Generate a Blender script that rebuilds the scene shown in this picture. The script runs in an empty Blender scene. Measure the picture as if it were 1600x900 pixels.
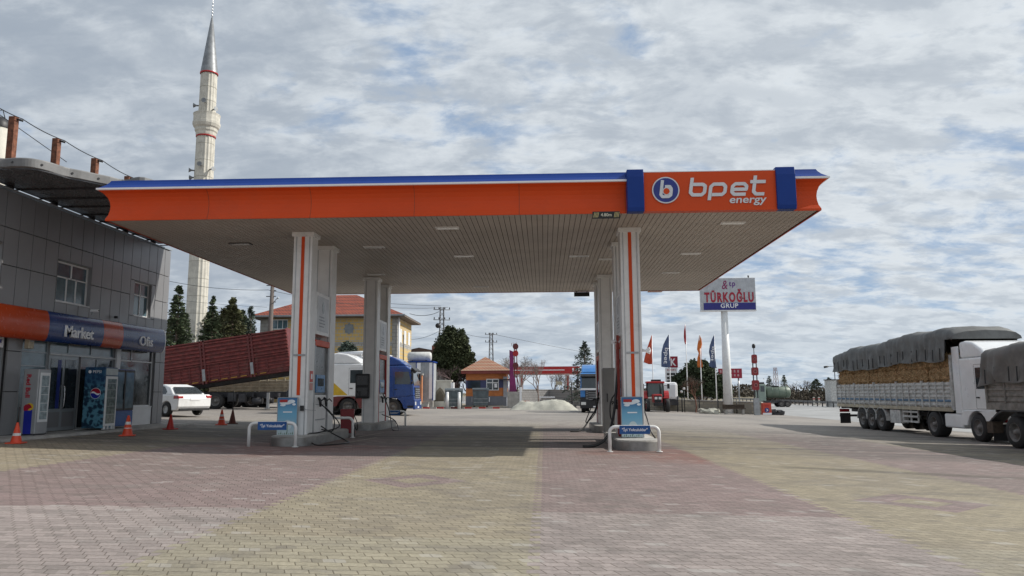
import bpy, math, random
from mathutils import Vector, Matrix
R=math.radians; pi=math.pi
sc=bpy.context.scene; COL=sc.collection
# ------------------------------------------------------------------ camera
F=1180.0; CAM=Vector((0,0,1.4))
d=Vector(((850-800)/F,(450-613.6)/F,-1)).normalized()
e=Vector(((1650-800)/F,(450-609.6)/F,-1))
Zc=e.cross(d).normalized()
if Zc.y<0: Zc=-Zc
Xc=d.cross(Zc).normalized()
RW=Matrix((Xc,d,Zc))                     # camera space -> world space
cam=bpy.data.objects.new('camera',bpy.data.cameras.new('camera')); COL.objects.link(cam)
cam.matrix_world=Matrix.Translation(CAM)@RW.to_4x4()
cam.data.sensor_width=36; cam.data.lens=F/1600*36; cam.data.clip_end=8000; cam.data.clip_start=.05
sc.camera=cam
def P(px,py,Y):
    r=RW@Vector(((px-800)/F,(450-py)/F,-1)); return CAM+r*(Y/r.y)
def H(px,py,z):
    r=RW@Vector(((px-800)/F,(450-py)/F,-1)); return CAM+r*((z-CAM.z)/r.z)
def PX(px,py,X):
    r=RW@Vector(((px-800)/F,(450-py)/F,-1)); return CAM+r*(X/r.x)
def g(x,y):                               # height of the ground
    if x<-7: z=.07+.03*min(13,-7-x)
    elif x<2.4: z=.07-.0117*(x+7)
    else: z=-.04-.031*min(18,x-2.4)
    if y>38 and x<14: z+=.003*min(60,y-38)*min(1,(14-x)/8)
    return z
def G(px,py):
    z=0
    for i in range(12):
        p=H(px,py,z); z=g(p.x,p.y)
    return Vector((p.x,p.y,z))
def XY(px,Y):                             # point on the ground under a pixel column at distance Y
    x=P(px,612,Y).x; return Vector((x,Y,g(x,Y)))
# ------------------------------------------------------------------ world and sun
SUN=Vector((8.0,1.35,6.35)).normalized()
el=math.asin(SUN.z); az=math.atan2(SUN.x,SUN.y)
w=bpy.data.worlds.new('World'); sc.world=w; w.use_nodes=True
NT=w.node_tree; NT.nodes.clear()
class E:
    """tiny wrapper to write node maths"""
    def __init__(s,t,sock): s.t=t; s.s=sock
    def _m(s,op,b=None,c=None,sw=False):
        n=s.t.nodes.new('ShaderNodeMath'); n.operation=op
        ins=[s,b,c]
        if sw: ins=[b,s,c]
        for i,v in enumerate(ins):
            if v is None: continue
            if isinstance(v,E): s.t.links.new(v.s,n.inputs[i])
            else: n.inputs[i].default_value=v
        return E(s.t,n.outputs[0])
    def __add__(s,b): return s._m('ADD',b)
    __radd__=__add__
    def __mul__(s,b): return s._m('MULTIPLY',b)
    __rmul__=__mul__
    def __sub__(s,b): return s._m('SUBTRACT',b)
    def __rsub__(s,b): return s._m('SUBTRACT',b,sw=True)
    def __truediv__(s,b): return s._m('DIVIDE',b)
    def __rtruediv__(s,b): return s._m('DIVIDE',b,sw=True)
    def gt(s,b): return s._m('GREATER_THAN',b)
    def lt(s,b): return s._m('LESS_THAN',b)
    def floor(s): return s._m('FLOOR')
    def fract(s): return s._m('FRACT')
    def abs(s): return s._m('ABSOLUTE')
    def sin(s): return s._m('SINE')
    def max(s,b): return s._m('MAXIMUM',b)
    def min(s,b): return s._m('MINIMUM',b)
    def mod(s,b): return s._m('FLOORED_MODULO',b)
    def sm(s,a,b,lo=0,hi=1):
        n=s.t.nodes.new('ShaderNodeMapRange'); n.interpolation_type='SMOOTHSTEP'
        s.t.links.new(s.s,n.inputs[0])
        for i,v in enumerate((a,b,lo,hi)): n.inputs[i+1].default_value=v
        return E(s.t,n.outputs[0])
def xyz(t,v):
    n=t.nodes.new('ShaderNodeSeparateXYZ'); t.links.new(v,n.inputs[0]); return [E(t,o) for o in n.outputs]
def comb(t,*v):
    n=t.nodes.new('ShaderNodeCombineXYZ')
    for i,a in enumerate(v):
        if isinstance(a,E): t.links.new(a.s,n.inputs[i])
        else: n.inputs[i].default_value=a
    return n.outputs[0]
def noise(t,vec,scale,detail=4,rough=.55,dist=0):
    n=t.nodes.new('ShaderNodeTexNoise'); n.inputs['Scale'].default_value=scale; n.inputs['Detail'].default_value=detail
    n.inputs['Roughness'].default_value=rough; n.inputs['Distortion'].default_value=dist
    if vec is not None: t.links.new(vec,n.inputs['Vector'])
    return E(t,n.outputs['Fac'])
def mixc(t,f,a,b,mode='MIX'):
    n=t.nodes.new('ShaderNodeMix'); n.data_type='RGBA'; n.blend_type=mode
    if isinstance(f,E): t.links.new(f.s,n.inputs[0])
    else: n.inputs[0].default_value=f
    for v,i in ((a,6),(b,7)):
        if isinstance(v,(tuple,list)): n.inputs[i].default_value=(*v[:3],1)
        else: t.links.new(v,n.inputs[i])
    return n.outputs[2]
tc=NT.nodes.new('ShaderNodeTexCoord')
sky=NT.nodes.new('ShaderNodeTexSky'); sky.sky_type='NISHITA'; sky.sun_disc=False
sky.sun_elevation=el; sky.sun_rotation=az; sky.air_density=1.0; sky.dust_density=.6; sky.altitude=900
dx,dy,dz=xyz(NT,tc.outputs['Generated'])
inv=1.0/(dz.max(0.0)+.24)
u=dx*inv; v=dy*inv
pv=comb(NT,u*.85+4.3,v*1.15+1.9,0.0)
pv2=comb(NT,u*.55+3.1,v*.9+7.7,2.0)
n1=noise(NT,pv,1.0,3,.5,.2); n2=noise(NT,pv,6.0,7,.6,.35); n3=noise(NT,pv2,9.0,6,.62,.35); n4=noise(NT,pv,13.0,5,.6,.2)
side=(dx/(dy.abs()+.3)).sm(-.25,.75)
low=dz.sm(.0,.42,1,0)
dens=n1*.5+n2*.58+n4*.14 - side*low*.12 +.070
cov=dens.sm(.48,.66)
thick=dens.sm(.57,.80)
shade=(n3*.65+n4*.40).sm(.42,.62)
left=(dx/(dy.abs()+.3)).sm(-.9,.5)
c_dark=(3.7,4.3,5.1); c_lite=(8.0,8.5,8.9)
ca=mixc(NT,(shade*.62+left*.5).min(1.0),c_dark,c_lite)
cb=mixc(NT,thick*.75*(1.25-left*.75),ca,c_dark)
hz=mixc(NT,dz.sm(.0,.16,.30,0),cb,(5.3,6.4,7.5))
blue=mixc(NT,.8,sky.outputs[0],(3.3,4.6,6.6))
colr=mixc(NT,cov,blue,hz)
grd=mixc(NT,dz.lt(-.01),colr,(1.1,1.0,.9))
bg=NT.nodes.new('ShaderNodeBackground'); NT.links.new(grd,bg.inputs[0]); bg.inputs[1].default_value=.09
wo=NT.nodes.new('ShaderNodeOutputWorld'); NT.links.new(bg.outputs[0],wo.inputs[0])
sl=bpy.data.lights.new('sun','SUN'); sl.energy=3.9; sl.angle=R(.6); sl.color=(1,.955,.88)
so=bpy.data.objects.new('sun',sl); COL.objects.link(so); so.rotation_euler=SUN.to_track_quat('Z','Y').to_euler(); so.location=(20,5,30)
sc.view_settings.view_transform='Standard'; sc.view_settings.look='None'; sc.view_settings.exposure=.10; sc.view_settings.gamma=1
sc.view_settings.use_curve_mapping=False
# ------------------------------------------------------------------ materials
MATS={}
def mat(name,col,rough=.6,metal=0,var=.12,scale=3,bump=0,bscale=40,spec=.5,dirt=0,coat=0,trans=0,alpha=1):
    if name in MATS: return MATS[name]
    m=bpy.data.materials.new(name); m.use_nodes=True; t=m.node_tree; b=t.nodes['Principled BSDF']
    tcn=t.nodes.new('ShaderNodeTexCoord'); ob=tcn.outputs['Object']
    n=noise(t,ob,scale,5,.6)
    lo=[c*(1-var) for c in col]; hi=[min(1,c*(1+var)) for c in col]
    c=mixc(t,n.sm(.3,.7),lo,hi)
    if dirt:
        n2=noise(t,ob,scale*.45,6,.7,.6)
        c=mixc(t,n2.sm(.52,.75,0,dirt),c,(.13,.105,.08))
    t.links.new(c,b.inputs['Base Color'])
    b.inputs['Roughness'].default_value=rough; b.inputs['Metallic'].default_value=metal
    b.inputs['Specular IOR Level'].default_value=spec; b.inputs['Coat Weight'].default_value=coat
    b.inputs['Transmission Weight'].default_value=trans; b.inputs['Alpha'].default_value=alpha
    r=noise(t,ob,scale*2.3,4,.6)
    t.links.new((r*.25+(rough-.12)).max(.03).s,b.inputs['Roughness'])
    if bump:
        bn=t.nodes.new('ShaderNodeBump'); bn.inputs['Strength'].default_value=bump; bn.inputs['Distance'].default_value=.02
        t.links.new(noise(t,ob,bscale,5,.6).s,bn.inputs['Height']); t.links.new(bn.outputs[0],b.inputs['Normal'])
    MATS[name]=m; return m
white=mat('white_metal',(.78,.78,.77),.4,var=.05,dirt=.25)
postw=mat('white_pipe',(.78,.78,.76),.35,var=.04,dirt=.2)
cladp=mat('column_cladding',(.76,.76,.745),.42,.0,var=.05,dirt=.22)
orange=mat('orange_panel',(.64,.07,.010),.45,var=.06,scale=.5,dirt=.12,spec=.25)
bluep=mat('blue_panel',(.008,.042,.235),.5,var=.06,scale=.6,dirt=.05,spec=.25)
navy=mat('navy_paint',(.02,.035,.2),.4)
trim=mat('white_trim',(.85,.85,.86),.3,var=.03)
soff=mat('soffit_slat',(.46,.41,.36),.55,var=.08,scale=.7,dirt=.15)
dark=mat('black_plastic',(.018,.018,.02),.5,var=.3)
steel=mat('grey_steel',(.33,.34,.35),.4,.5,var=.15,dirt=.25)
dsteel=mat('dark_steel',(.05,.05,.055),.6,.3,var=.3,dirt=.5)
stain=mat('stainless_edge',(.55,.55,.55),.28,.9,var=.1)
conc=mat('concrete',(.36,.345,.32),.85,var=.2,scale=2.5,bump=.4,dirt=.4)
rub=mat('rubber',(.028,.027,.027),.8,var=.3,dirt=.5)
rim=mat('wheel_steel',(.20,.19,.18),.6,.3,var=.25,scale=9,dirt=.6)
alloy=mat('alloy_rim',(.5,.5,.5),.35,.7)
glass=mat('dark_glass',(.03,.04,.045),.06,var=.2,spec=.9)
glassb=mat('blue_glass',(.09,.15,.18),.12,var=.2,spec=.9)
clad=mat('grey_composite_panel',(.26,.26,.265),.38,.25,var=.05,scale=.8,dirt=.1)
frame=mat('window_frame_white',(.74,.75,.75),.4,var=.04)
gframe=mat('grey_aluminium_frame',(.34,.37,.39),.4,.3,var=.05)
rust=mat('rusty_steel',(.17,.065,.035),.85,var=.45,scale=9,dirt=.5)
stone=mat('pale_stone',(.58,.555,.485),.8,var=.14,scale=1.5,dirt=.15,bump=.3)
lead=mat('lead_sheet',(.24,.25,.26),.5,.4,var=.2,scale=2)
redp=mat('red_paint',(.42,.02,.02),.4,var=.1,dirt=.15)
maroon=mat('maroon_paint',(.135,.026,.025),.5,var=.25,scale=4,dirt=.45)
yellow=mat('yellow_paint',(.65,.42,.03),.5,dirt=.25)
wpaint=mat('truck_white',(.82,.83,.83),.3,var=.05,scale=1.5,dirt=.18,coat=.4)
bpaint=mat('truck_blue',(.010,.055,.25),.25,var=.08,scale=1.5,dirt=.1,coat=.5)
bpaint2=mat('truck_sky_blue',(.04,.20,.52),.3,var=.1,scale=1.5,dirt=.15,coat=.5)
lamp=mat('lamp_glass',(.75,.75,.72),.1,var=.1,spec=.8)
redl=mat('red_lamp',(.35,.01,.015),.2,spec=.8)
beigeb=mat('beige_board',(.45,.40,.30),.7,var=.2,dirt=.4)
galv=mat('weathered_grey_board',(.52,.52,.50),.65,var=.25,scale=5,dirt=.45)
blueb=mat('faded_blue_paint',(.10,.19,.30),.6,var=.25,scale=5,dirt=.4)
gtrail=mat('dusty_grey_board',(.23,.215,.195),.7,var=.25,scale=5,dirt=.5)
tarp=mat('grey_tarpaulin',(.125,.128,.125),.62,var=.22,scale=2.2,dirt=.2,bump=.35,bscale=7)
tarp2=mat('taupe_tarpaulin',(.135,.128,.118),.62,var=.2,scale=2.2,dirt=.25,bump=.35,bscale=7)
straw=mat('straw',(.46,.31,.165),.95,var=.5,scale=16,bump=1,bscale=45)
wood=mat('dark_wood',(.07,.05,.035),.8,var=.3,scale=8)
bark=mat('bark',(.13,.095,.075),.95,var=.35,scale=10,bump=.5)
barkp=mat('pale_bark',(.25,.20,.18),.95,var=.3,scale=10)
coner=mat('cone_orange',(.68,.07,.025),.45,var=.1,dirt=.25)
conew=mat('cone_white',(.72,.70,.68),.5,dirt=.25)
gravel=mat('pale_gravel',(.43,.42,.36),.95,var=.18,scale=1.2,bump=.8,bscale=14)
mauvepole=mat('faded_purple',(.20,.015,.11),.5,var=.25,scale=.9,dirt=.2)
green=mat('tank_green',(.15,.19,.145),.45,var=.2,scale=1,dirt=.4)
def leafmat(name,col,var=.5):
    m=mat(name,col,.75,var=var,scale=1.3,spec=.25); return m
leafd=leafmat('conifer_needles',(.060,.080,.042)); leafb=leafmat('blue_conifer_needles',(.080,.105,.085))
leafo=leafmat('olive_foliage',(.085,.088,.040)); leafr=leafmat('bronze_twigs',(.075,.062,.045)); leafp=leafmat('dark_juniper',(.060,.072,.034))
def brickmat(name,c1,c2,mo,w,h,ms=.02,rough=.8,bump=.5,plane='XZ',dirt=.1):
    m=bpy.data.materials.new(name); m.use_nodes=True; t=m.node_tree; b=t.nodes['Principled BSDF']
    x,y,z=xyz(t,t.nodes.new('ShaderNodeTexCoord').outputs['Object'])
    vec=comb(t,x+y if plane=='XZ' else x,z if plane=='XZ' else y,0.0)
    bt=t.nodes.new('ShaderNodeTexBrick'); t.links.new(vec,bt.inputs['Vector'])
    for k,v_ in (('Color1',(*c1,1)),('Color2',(*c2,1)),('Mortar',(*mo,1)),('Scale',1),('Mortar Size',ms),('Brick Width',w),('Row Height',h)): bt.inputs[k].default_value=v_
    n=noise(t,vec,.8,5,.6)
    c=mixc(t,n.sm(.4,.75,0,dirt*3),bt.outputs['Color'],[k*.5 for k in mo])
    t.links.new(c,b.inputs['Base Color']); b.inputs['Roughness'].default_value=rough
    bn=t.nodes.new('ShaderNodeBump'); bn.inputs['Strength'].default_value=bump; bn.inputs['Distance'].default_value=.03; bn.invert=True
    t.links.new(bt.outputs['Fac'],bn.inputs['Height']); t.links.new(bn.outputs[0],b.inputs['Normal'])
    MATS[name]=m; return m
ytile=brickmat('yellow_wall_blocks',(.62,.43,.15),(.55,.37,.13),(.42,.40,.34),.62,.36,.035)
whtile=brickmat('grey_band_blocks',(.42,.41,.38),(.36,.35,.33),(.25,.24,.22),.62,.36,.03)
rooft=brickmat('red_roof_tiles',(.34,.085,.045),(.27,.065,.04),(.13,.04,.03),.32,.42,.04,bump=.8)
rooft2=brickmat('orange_roof_tiles',(.36,.14,.075),(.30,.105,.06),(.40,.27,.19),.28,.30,.05,bump=.8)
stonew=brickmat('rubble_stone',(.44,.39,.30),(.24,.22,.18),(.28,.26,.22),.42,.24,.03)
blockw=brickmat('concrete_blocks',(.33,.32,.31),(.29,.28,.275),(.22,.21,.20),.5,.25,.02)

def groundmat():
    m=bpy.data.materials.new('forecourt_pavers'); m.use_nodes=True; t=m.node_tree; b=t.nodes['Principled BSDF']
    pos=t.nodes.new('ShaderNodeNewGeometry').outputs['Position']
    x,y,z=xyz(t,pos)
    row=.132
    fy=(y/row).fract()
    xs=x+fy*.05+ (y*.9).sin()*.01
    ys=y+(x*32.2).sin()*.008
    vec=comb(t,xs,ys,0.0)
    bt=t.nodes.new('ShaderNodeTexBrick'); t.links.new(vec,bt.inputs['Vector'])
    for k,v_ in (('Color1',(.88,.88,.88,1)),('Color2',(1.12,1.12,1.12,1)),('Mortar',(.52,.50,.47,1)),('Scale',1),('Mortar Size',.0065),('Mortar Smooth',.35),('Bias',-.05),('Brick Width',.195),('Row Height',row)): bt.inputs[k].default_value=v_
    rid=(ys/row).floor(); cid=(xs/.195+rid.mod(2.0)*.5).floor()
    wn=t.nodes.new('ShaderNodeTexWhiteNoise'); wn.noise_dimensions='2D'; t.links.new(comb(t,cid,rid,0.0),wn.inputs['Vector']); rb_=E(t,wn.outputs['Value'])
    big=noise(t,pos,.16,5,.6); med=noise(t,pos,1.1,5,.62); fine=noise(t,pos,28,4,.65)
    st=t.nodes.new('ShaderNodeMapping'); st.inputs['Scale'].default_value=(.35,2.2,1); t.links.new(pos,st.inputs[0])
    streak=noise(t,st.outputs[0],1.0,5,.6)
    jag=((y/row).floor().mod(2.0))*.105
    xj=x+jag
    band=(xj.gt(-3.35)*xj.lt(-.05)) + (xj.gt(3.6)*xj.lt(7.4)) + (xj.gt(-13.2)*xj.lt(-9.1)) + xj.gt(11.0)*xj.lt(14.6)
    def dia(cx,cy,a,c):
        r=((x-cx).abs()/a)+((y-cy).abs()/c)
        return r.lt(1.0)*r.gt(.45)
    d1=H(648,752,0); d2=H(1440,782,-.1)
    dd=dia(d1.x,d1.y,.85,.95)+dia(d2.x,d2.y,.95,.9)
    ym=(band-dd).max(0.0)*(y.lt(36.0))
    mauve=(.255,.192,.180); mlite=(.335,.285,.265); yel=(.31,.268,.19); grey=(.335,.31,.275); red=(.26,.105,.08)
    c=mixc(t,(y+ (med-.5)*.5).lt(9.3),mauve,mlite)
    rd=((x-3.3).abs()/3.4)+((y-18.3).abs()/3.2)+(med-.5)*1.4
    c=mixc(t,rd.sm(.35,1.1,.75,0),c,red)
    rd2=((x+6.3).abs()/3.6)+((y-19.3).abs()/3.4)+(med-.5)*1.4
    c=mixc(t,rd2.sm(.35,1.1,.55,0),c,red)
    ylite=mixc(t,y.lt(7.6),yel,(.33,.295,.215))
    c=mixc(t,ym,c,ylite)
    far=(y+x.abs()*.35+(med-.5)*9).sm(26,36)
    c=mixc(t,far*.85,c,grey)
    # worn asphalt and concrete further off
    far2=(y+(med-.5)*7).sm(34,46)
    c=mixc(t,big.sm(.42,.6,0,.55)*far2,c,(.21,.205,.20))
    c=mixc(t,big.sm(.35,.7,0,.45),c,(.20,.175,.155))
    c=mixc(t,streak.sm(.5,.72,0,.42),c,(.16,.145,.13))
    c=mixc(t,med.sm(.56,.74,0,.30),c,(.42,.40,.37))
    # oil and tyre marks under the roof, deepened with canopy shade painted into the colour
    oil_shade=(noise(t,st.outputs[0],.7,4,.6).sm(.38,.62,.1,.68))*y.sm(18,20)*y.sm(30,36,1,0)
    c=mixc(t,oil_shade,c,(.09,.085,.08))
    stn=((y-(16.9-x*.22)).abs()+(med-.5)*.5).sm(.05,.42,.6,0)*x.sm(4.4,5.2)*x.sm(8,11,1,0)
    c=mixc(t,stn,c,(.09,.08,.06))
    c=mixc(t,(1.0-far2*.75),c,mixc(t,1.0,c,bt.outputs['Color'],'MULTIPLY'))
    c=mixc(t,fine.sm(.25,.8),mixc(t,1.0,c,(.82,.82,.82),'MULTIPLY'),mixc(t,1.0,c,(1.16,1.16,1.16),'MULTIPLY'))
    near=1.0-far2
    c=mixc(t,rb_.gt(.97)*near*.32,c,(.46,.44,.41)); c=mixc(t,rb_.lt(.05)*near*.35,c,(.13,.115,.10))
    spots=noise(t,pos,2.3,3,.5).sm(.70,.76,0,.45); c=mixc(t,spots,c,(.10,.09,.08))
    def arc(cx_,cy_,rad,wd_):
        q=(((x-cx_)*(x-cx_)+(y-cy_)*(y-cy_))._m('SQRT')-rad).abs(); return q.sm(0,wd_,1,0)
    tr=arc(-14,2,15.5,.28)+arc(-14,2,17.2,.28)+arc(14,-4,18.0,.3)+arc(14,-4,19.8,.3)+arc(30,30,27.5,.35)+arc(30,30,29.6,.35)
    c=mixc(t,tr.min(1.0)*med.sm(.38,.62,0,.34),c,(.12,.105,.095))
    # open country beyond
    dist=((x*x)+(y*y))._m('SQRT')
    c=mixc(t,(dist+(big-.5)*60).sm(150,200),c,(.22,.19,.13))
    t.links.new(c,b.inputs['Base Color'])
    t.links.new((fine*.2+.68).s,b.inputs['Roughness'])
    b.inputs['Specular IOR Level'].default_value=.35
    bn=t.nodes.new('ShaderNodeBump'); bn.inputs['Strength'].default_value=.6; bn.inputs['Distance'].default_value=.006
    t.links.new(((1.0-E(t,bt.outputs['Fac']))*(1.0-far2)*1.0+fine*.35+med*.3).s,bn.inputs['Height']); t.links.new(bn.outputs[0],b.inputs['Normal'])
    return m
# ------------------------------------------------------------------ mesh helpers
class MB:
    def __init__(s): s.v=[]; s.f=[]; s.m=[]; s.sm=[]
    def add(s,vs,fs,mi=0,smooth=False):
        o=len(s.v); s.v+= [tuple(p) for p in vs]
        for f in fs: s.f.append(tuple(i+o for i in f)); s.m.append(mi); s.sm.append(smooth)
        return s
    def box(s,x0,x1,y0,y1,z0,z1,mi=0):
        if x0>x1:x0,x1=x1,x0
        if y0>y1:y0,y1=y1,y0
        if z0>z1:z0,z1=z1,z0
        v=[(x0,y0,z0),(x1,y0,z0),(x1,y1,z0),(x0,y1,z0),(x0,y0,z1),(x1,y0,z1),(x1,y1,z1),(x0,y1,z1)]
        return s.add(v,[(3,2,1,0),(4,5,6,7),(0,1,5,4),(1,2,6,5),(2,3,7,6),(3,0,4,7)],mi)
    def prism(s,pts,ax,a0,a1,mi=0):
        def mk(p,a):
            if ax=='y': return (p[0],a,p[1])
            if ax=='x': return (a,p[0],p[1])
            return (p[0],p[1],a)
        n=len(pts); v=[mk(p,a0) for p in pts]+[mk(p,a1) for p in pts]
        A=sum(pts[i][0]*pts[(i+1)%n][1]-pts[(i+1)%n][0]*pts[i][1] for i in range(n))
        fs=[tuple(range(n)),tuple(reversed(range(n,2*n)))]+[(i,i+n,(i+1)%n+n,(i+1)%n) for i in range(n)]
        flip=(A>0)==(ax!='y'); 
        if (a1<a0): flip=not flip
        if flip: fs=[tuple(reversed(f)) for f in fs]
        return s.add(v,fs,mi)
    def cyl(s,p0,p1,r0,r1=None,n=12,mi=0,smooth=True,cap=True):
        return s.tube([p0,p1],[r0,r0 if r1 is None else r1],n,mi,smooth,cap)
    def tube(s,pts,r,n=8,mi=0,smooth=True,cap=True):
        pts=[Vector(p) for p in pts]
        if not isinstance(r,(list,tuple)): r=[r]*len(pts)
        v=[];k=len(pts); prev=None
        for i,p in enumerate(pts):
            t=(pts[min(i+1,k-1)]-pts[max(i-1,0)])
            t=t.normalized() if t.length>1e-9 else Vector((0,0,1))
            if prev is None:
                a=t.orthogonal().normalized()
            else:
                a=(prev-t*prev.dot(t)); a=a.normalized() if a.length>1e-6 else t.orthogonal().normalized()
            prev=a; b=t.cross(a)
            for j in range(n):
                th=2*pi*j/n; v.append(p+a*math.cos(th)*r[i]+b*math.sin(th)*r[i])
        fs=[(i*n+j,i*n+(j+1)%n,(i+1)*n+(j+1)%n,(i+1)*n+j) for i in range(k-1) for j in range(n)]
        s.add(v,fs,mi,smooth)
        if cap:
            o=len(s.v)-n*k
            s.f.append(tuple(o+j for j in reversed(range(n)))); s.f.append(tuple(o+(k-1)*n+j for j in range(n))); s.m+=[mi,mi]; s.sm+=[False,False]
        return s
    def lathe(s,prof,n=24,c=(0,0,0),ax='z',mi=0,smooth=True,flute=0,fl=.0):
        v=[]
        for (r,h) in prof:
            for j in range(n):
                th=2*pi*j/n; rr=r*(1-(fl*abs(math.sin(th*flute/2)) if flute else 0))
                a,b=rr*math.cos(th),rr*math.sin(th)
                q={'z':(a,b,h),'y':(b,h,a),'x':(h,a,b)}[ax]
                v.append((c[0]+q[0],c[1]+q[1],c[2]+q[2]))
        k=len(prof)
        fs=[(i*n+j,i*n+(j+1)%n,(i+1)*n+(j+1)%n,(i+1)*n+j) for i in range(k-1) for j in range(n)]
        return s.add(v,fs,mi,smooth)
    def quad(s,a,b,c,d_,mi=0): return s.add([a,b,c,d_],[(0,1,2,3)],mi)
    def build(s,name,mats,parent=None,loc=None,rot=(0,0,0),bevel=0,w=False,seg=2,solid=0):
        me=bpy.data.meshes.new(name); vs=s.v
        if w and parent is not None:
            L=parent.location; vs=[(p[0]-L.x,p[1]-L.y,p[2]-L.z) for p in vs]
        me.from_pydata(vs,[],s.f); 
        if not isinstance(mats,(list,tuple)): mats=[mats]
        for mm in mats: me.materials.append(mm)
        me.polygons.foreach_set('material_index',s.m); me.polygons.foreach_set('use_smooth',s.sm)
        me.update()
        o=bpy.data.objects.new(name,me); COL.objects.link(o); o.parent=parent
        if loc is not None: o.location=loc
        o.rotation_euler=rot
        if solid:
            md=o.modifiers.new('solid','SOLIDIFY'); md.thickness=solid; md.offset=0
        if bevel:
            md=o.modifiers.new('bevel','BEVEL'); md.width=bevel; md.segments=seg; md.limit_method='ANGLE'; md.angle_limit=R(35)
        return o
def tag(o,label=None,cat=None,group=None,kind=None):
    if label: o['label']=label
    if cat: o['category']=cat
    if group: o['group']=group
    if kind: o['kind']=kind
    return o
def thing(name,label,cat,loc=(0,0,0),rz=0,group=None):
    o=bpy.data.objects.new(name,None); COL.objects.link(o); o.location=loc; o.rotation_euler=(0,0,rz)
    o.empty_display_size=.2
    return tag(o,label,cat,group)
def B(*boxes):
    m=MB()
    for b in boxes: m.box(*b)
    return m
def text(name,body,parent,loc,size,mt,rot=(pi/2,0,0),width=None,ext=.008,off=0,height=None,shear=0,al='CENTER',sp=1.0):
    cu=bpy.data.curves.new(name,'FONT'); cu.body=body; cu.size=size; cu.extrude=ext; cu.offset=off; cu.shear=shear; cu.space_character=sp
    cu.align_x=al; cu.align_y='CENTER'; cu.resolution_u=3
    t=bpy.data.objects.new(name,cu); COL.objects.link(t)
    bpy.context.view_layer.update()
    me=bpy.data.meshes.new_from_object(t.evaluated_get(bpy.context.evaluated_depsgraph_get()))
    bpy.data.objects.remove(t)
    xs=[v.co.x for v in me.vertices]; ys=[v.co.y for v in me.vertices]
    sx=width/(max(xs)-min(xs)) if width else 1; sy=height/(max(ys)-min(ys)) if height else (sx if width else 1)
    cx=(max(xs)+min(xs))/2; cy=(max(ys)+min(ys))/2
    for v in me.vertices: v.co.x=(v.co.x-cx)*sx; v.co.y=(v.co.y-cy)*sy
    me.materials.clear(); me.materials.append(mt)
    o=bpy.data.objects.new(name,me); COL.objects.link(o); o.parent=parent; o.location=loc; o.rotation_euler=rot
    return o
def ribbon(mb,pts,wd,dep,mi=0,closed=False,shear=0):
    """flat stroke in the xz plane with rounded joins; front towards -y"""
    dep0=dep; s0=len(mb.v)
    for i in range(len(pts)-(0 if closed else 1)):
        dep=dep0-.0005*i; a=Vector(pts[i]); b=Vector(pts[(i+1)%len(pts)]); t=(b-a); L=t.length
        if L<1e-6: continue
        t/=L; n=Vector((-t.y,t.x))*wd/2
        q=[a+n,b+n,b-n,a-n]; q=[(p.x+shear*p.y,p.y) for p in q]
        mb.prism(q,'y',dep,0.0,mi)
    for i,p in enumerate(pts):
        if not closed and i in (0,len(pts)-1): continue
        c=[(p[0]+wd/2*math.cos(k*pi/5),p[1]+wd/2*math.sin(k*pi/5)) for k in range(10)]
        mb.prism([(x+shear*y,y) for x,y in c],'y',dep0+.0004+.0003*i,0.0,mi)
def rrect(x0,x1,y0,y1,r,n=4,open_=None):
    out=[]
    for cx,cy,a0 in ((x1-r,y1-r,0),(x0+r,y1-r,pi/2),(x0+r,y0+r,pi),(x1-r,y0+r,3*pi/2)):
        for k in range(n+1): out.append((cx+r*math.cos(a0+k*pi/2/n),cy+r*math.sin(a0+k*pi/2/n)))
    return out
# ================================================================== ground
def sheet(name,xs,ys,dz,m):
    mb=MB(); v=[(x,y,g(x,y)+dz) for y in ys for x in xs]; n=len(xs)
    mb.add(v,[(j*n+i,j*n+i+1,(j+1)*n+i+1,(j+1)*n+i) for j in range(len(ys)-1) for i in range(n-1)],0,True)
    return tag(mb.build(name,m),kind='structure')
gx=[-3000,-600,-150,-60,-30,-20,-14,-10,-7,-4,0,2.4,5,8,11,14,17,20.4,26,40,80,300,900,3000]
gy=[-200,-20,0,6,12,18,24,30,35,38,42,50,60,70,80,98,120,200,500,1500,6000]
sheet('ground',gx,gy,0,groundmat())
asph=mat('pale_asphalt',(.33,.33,.325),.72,var=.16,scale=.35,bump=.2,bscale=60,spec=.4)
sheet('road',[20.4,24,28,33,39],[-30,0,30,60,90,120,200,400],.006,asph)
sheet('side_road',[-14,-8,-4,0,4,8],[84,90,98],.006,asph)
wline=mat('road_paint',(.7,.7,.68),.7,dirt=.3)
mb=MB()
for k in range(24): mb.box(29.4,29.55,20+k*9,24+k*9,g(29,0)+.010,g(29,0)+.013)
tag(mb.build('road_marking',wline),kind='structure')
# pale worn lane lines beside the pump islands
mb=MB(); a=G(482,708);b=G(640,668)
for (ax,ay,bx,by) in ((536,693,588,684),(560,683,600,676)):
    p=G(ax,ay);q=G(bx,by); n=Vector((q.y-p.y,p.x-q.x,0)).normalized()*.05
    mb.quad(p+n+Vector((0,0,.006)),p-n+Vector((0,0,.006)),q-n+Vector((0,0,.006)),q+n+Vector((0,0,.006)))
tag(mb.build('lane_marking',mat('worn_line',(.30,.27,.22),.8,var=.3,scale=6)),kind='structure')
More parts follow.
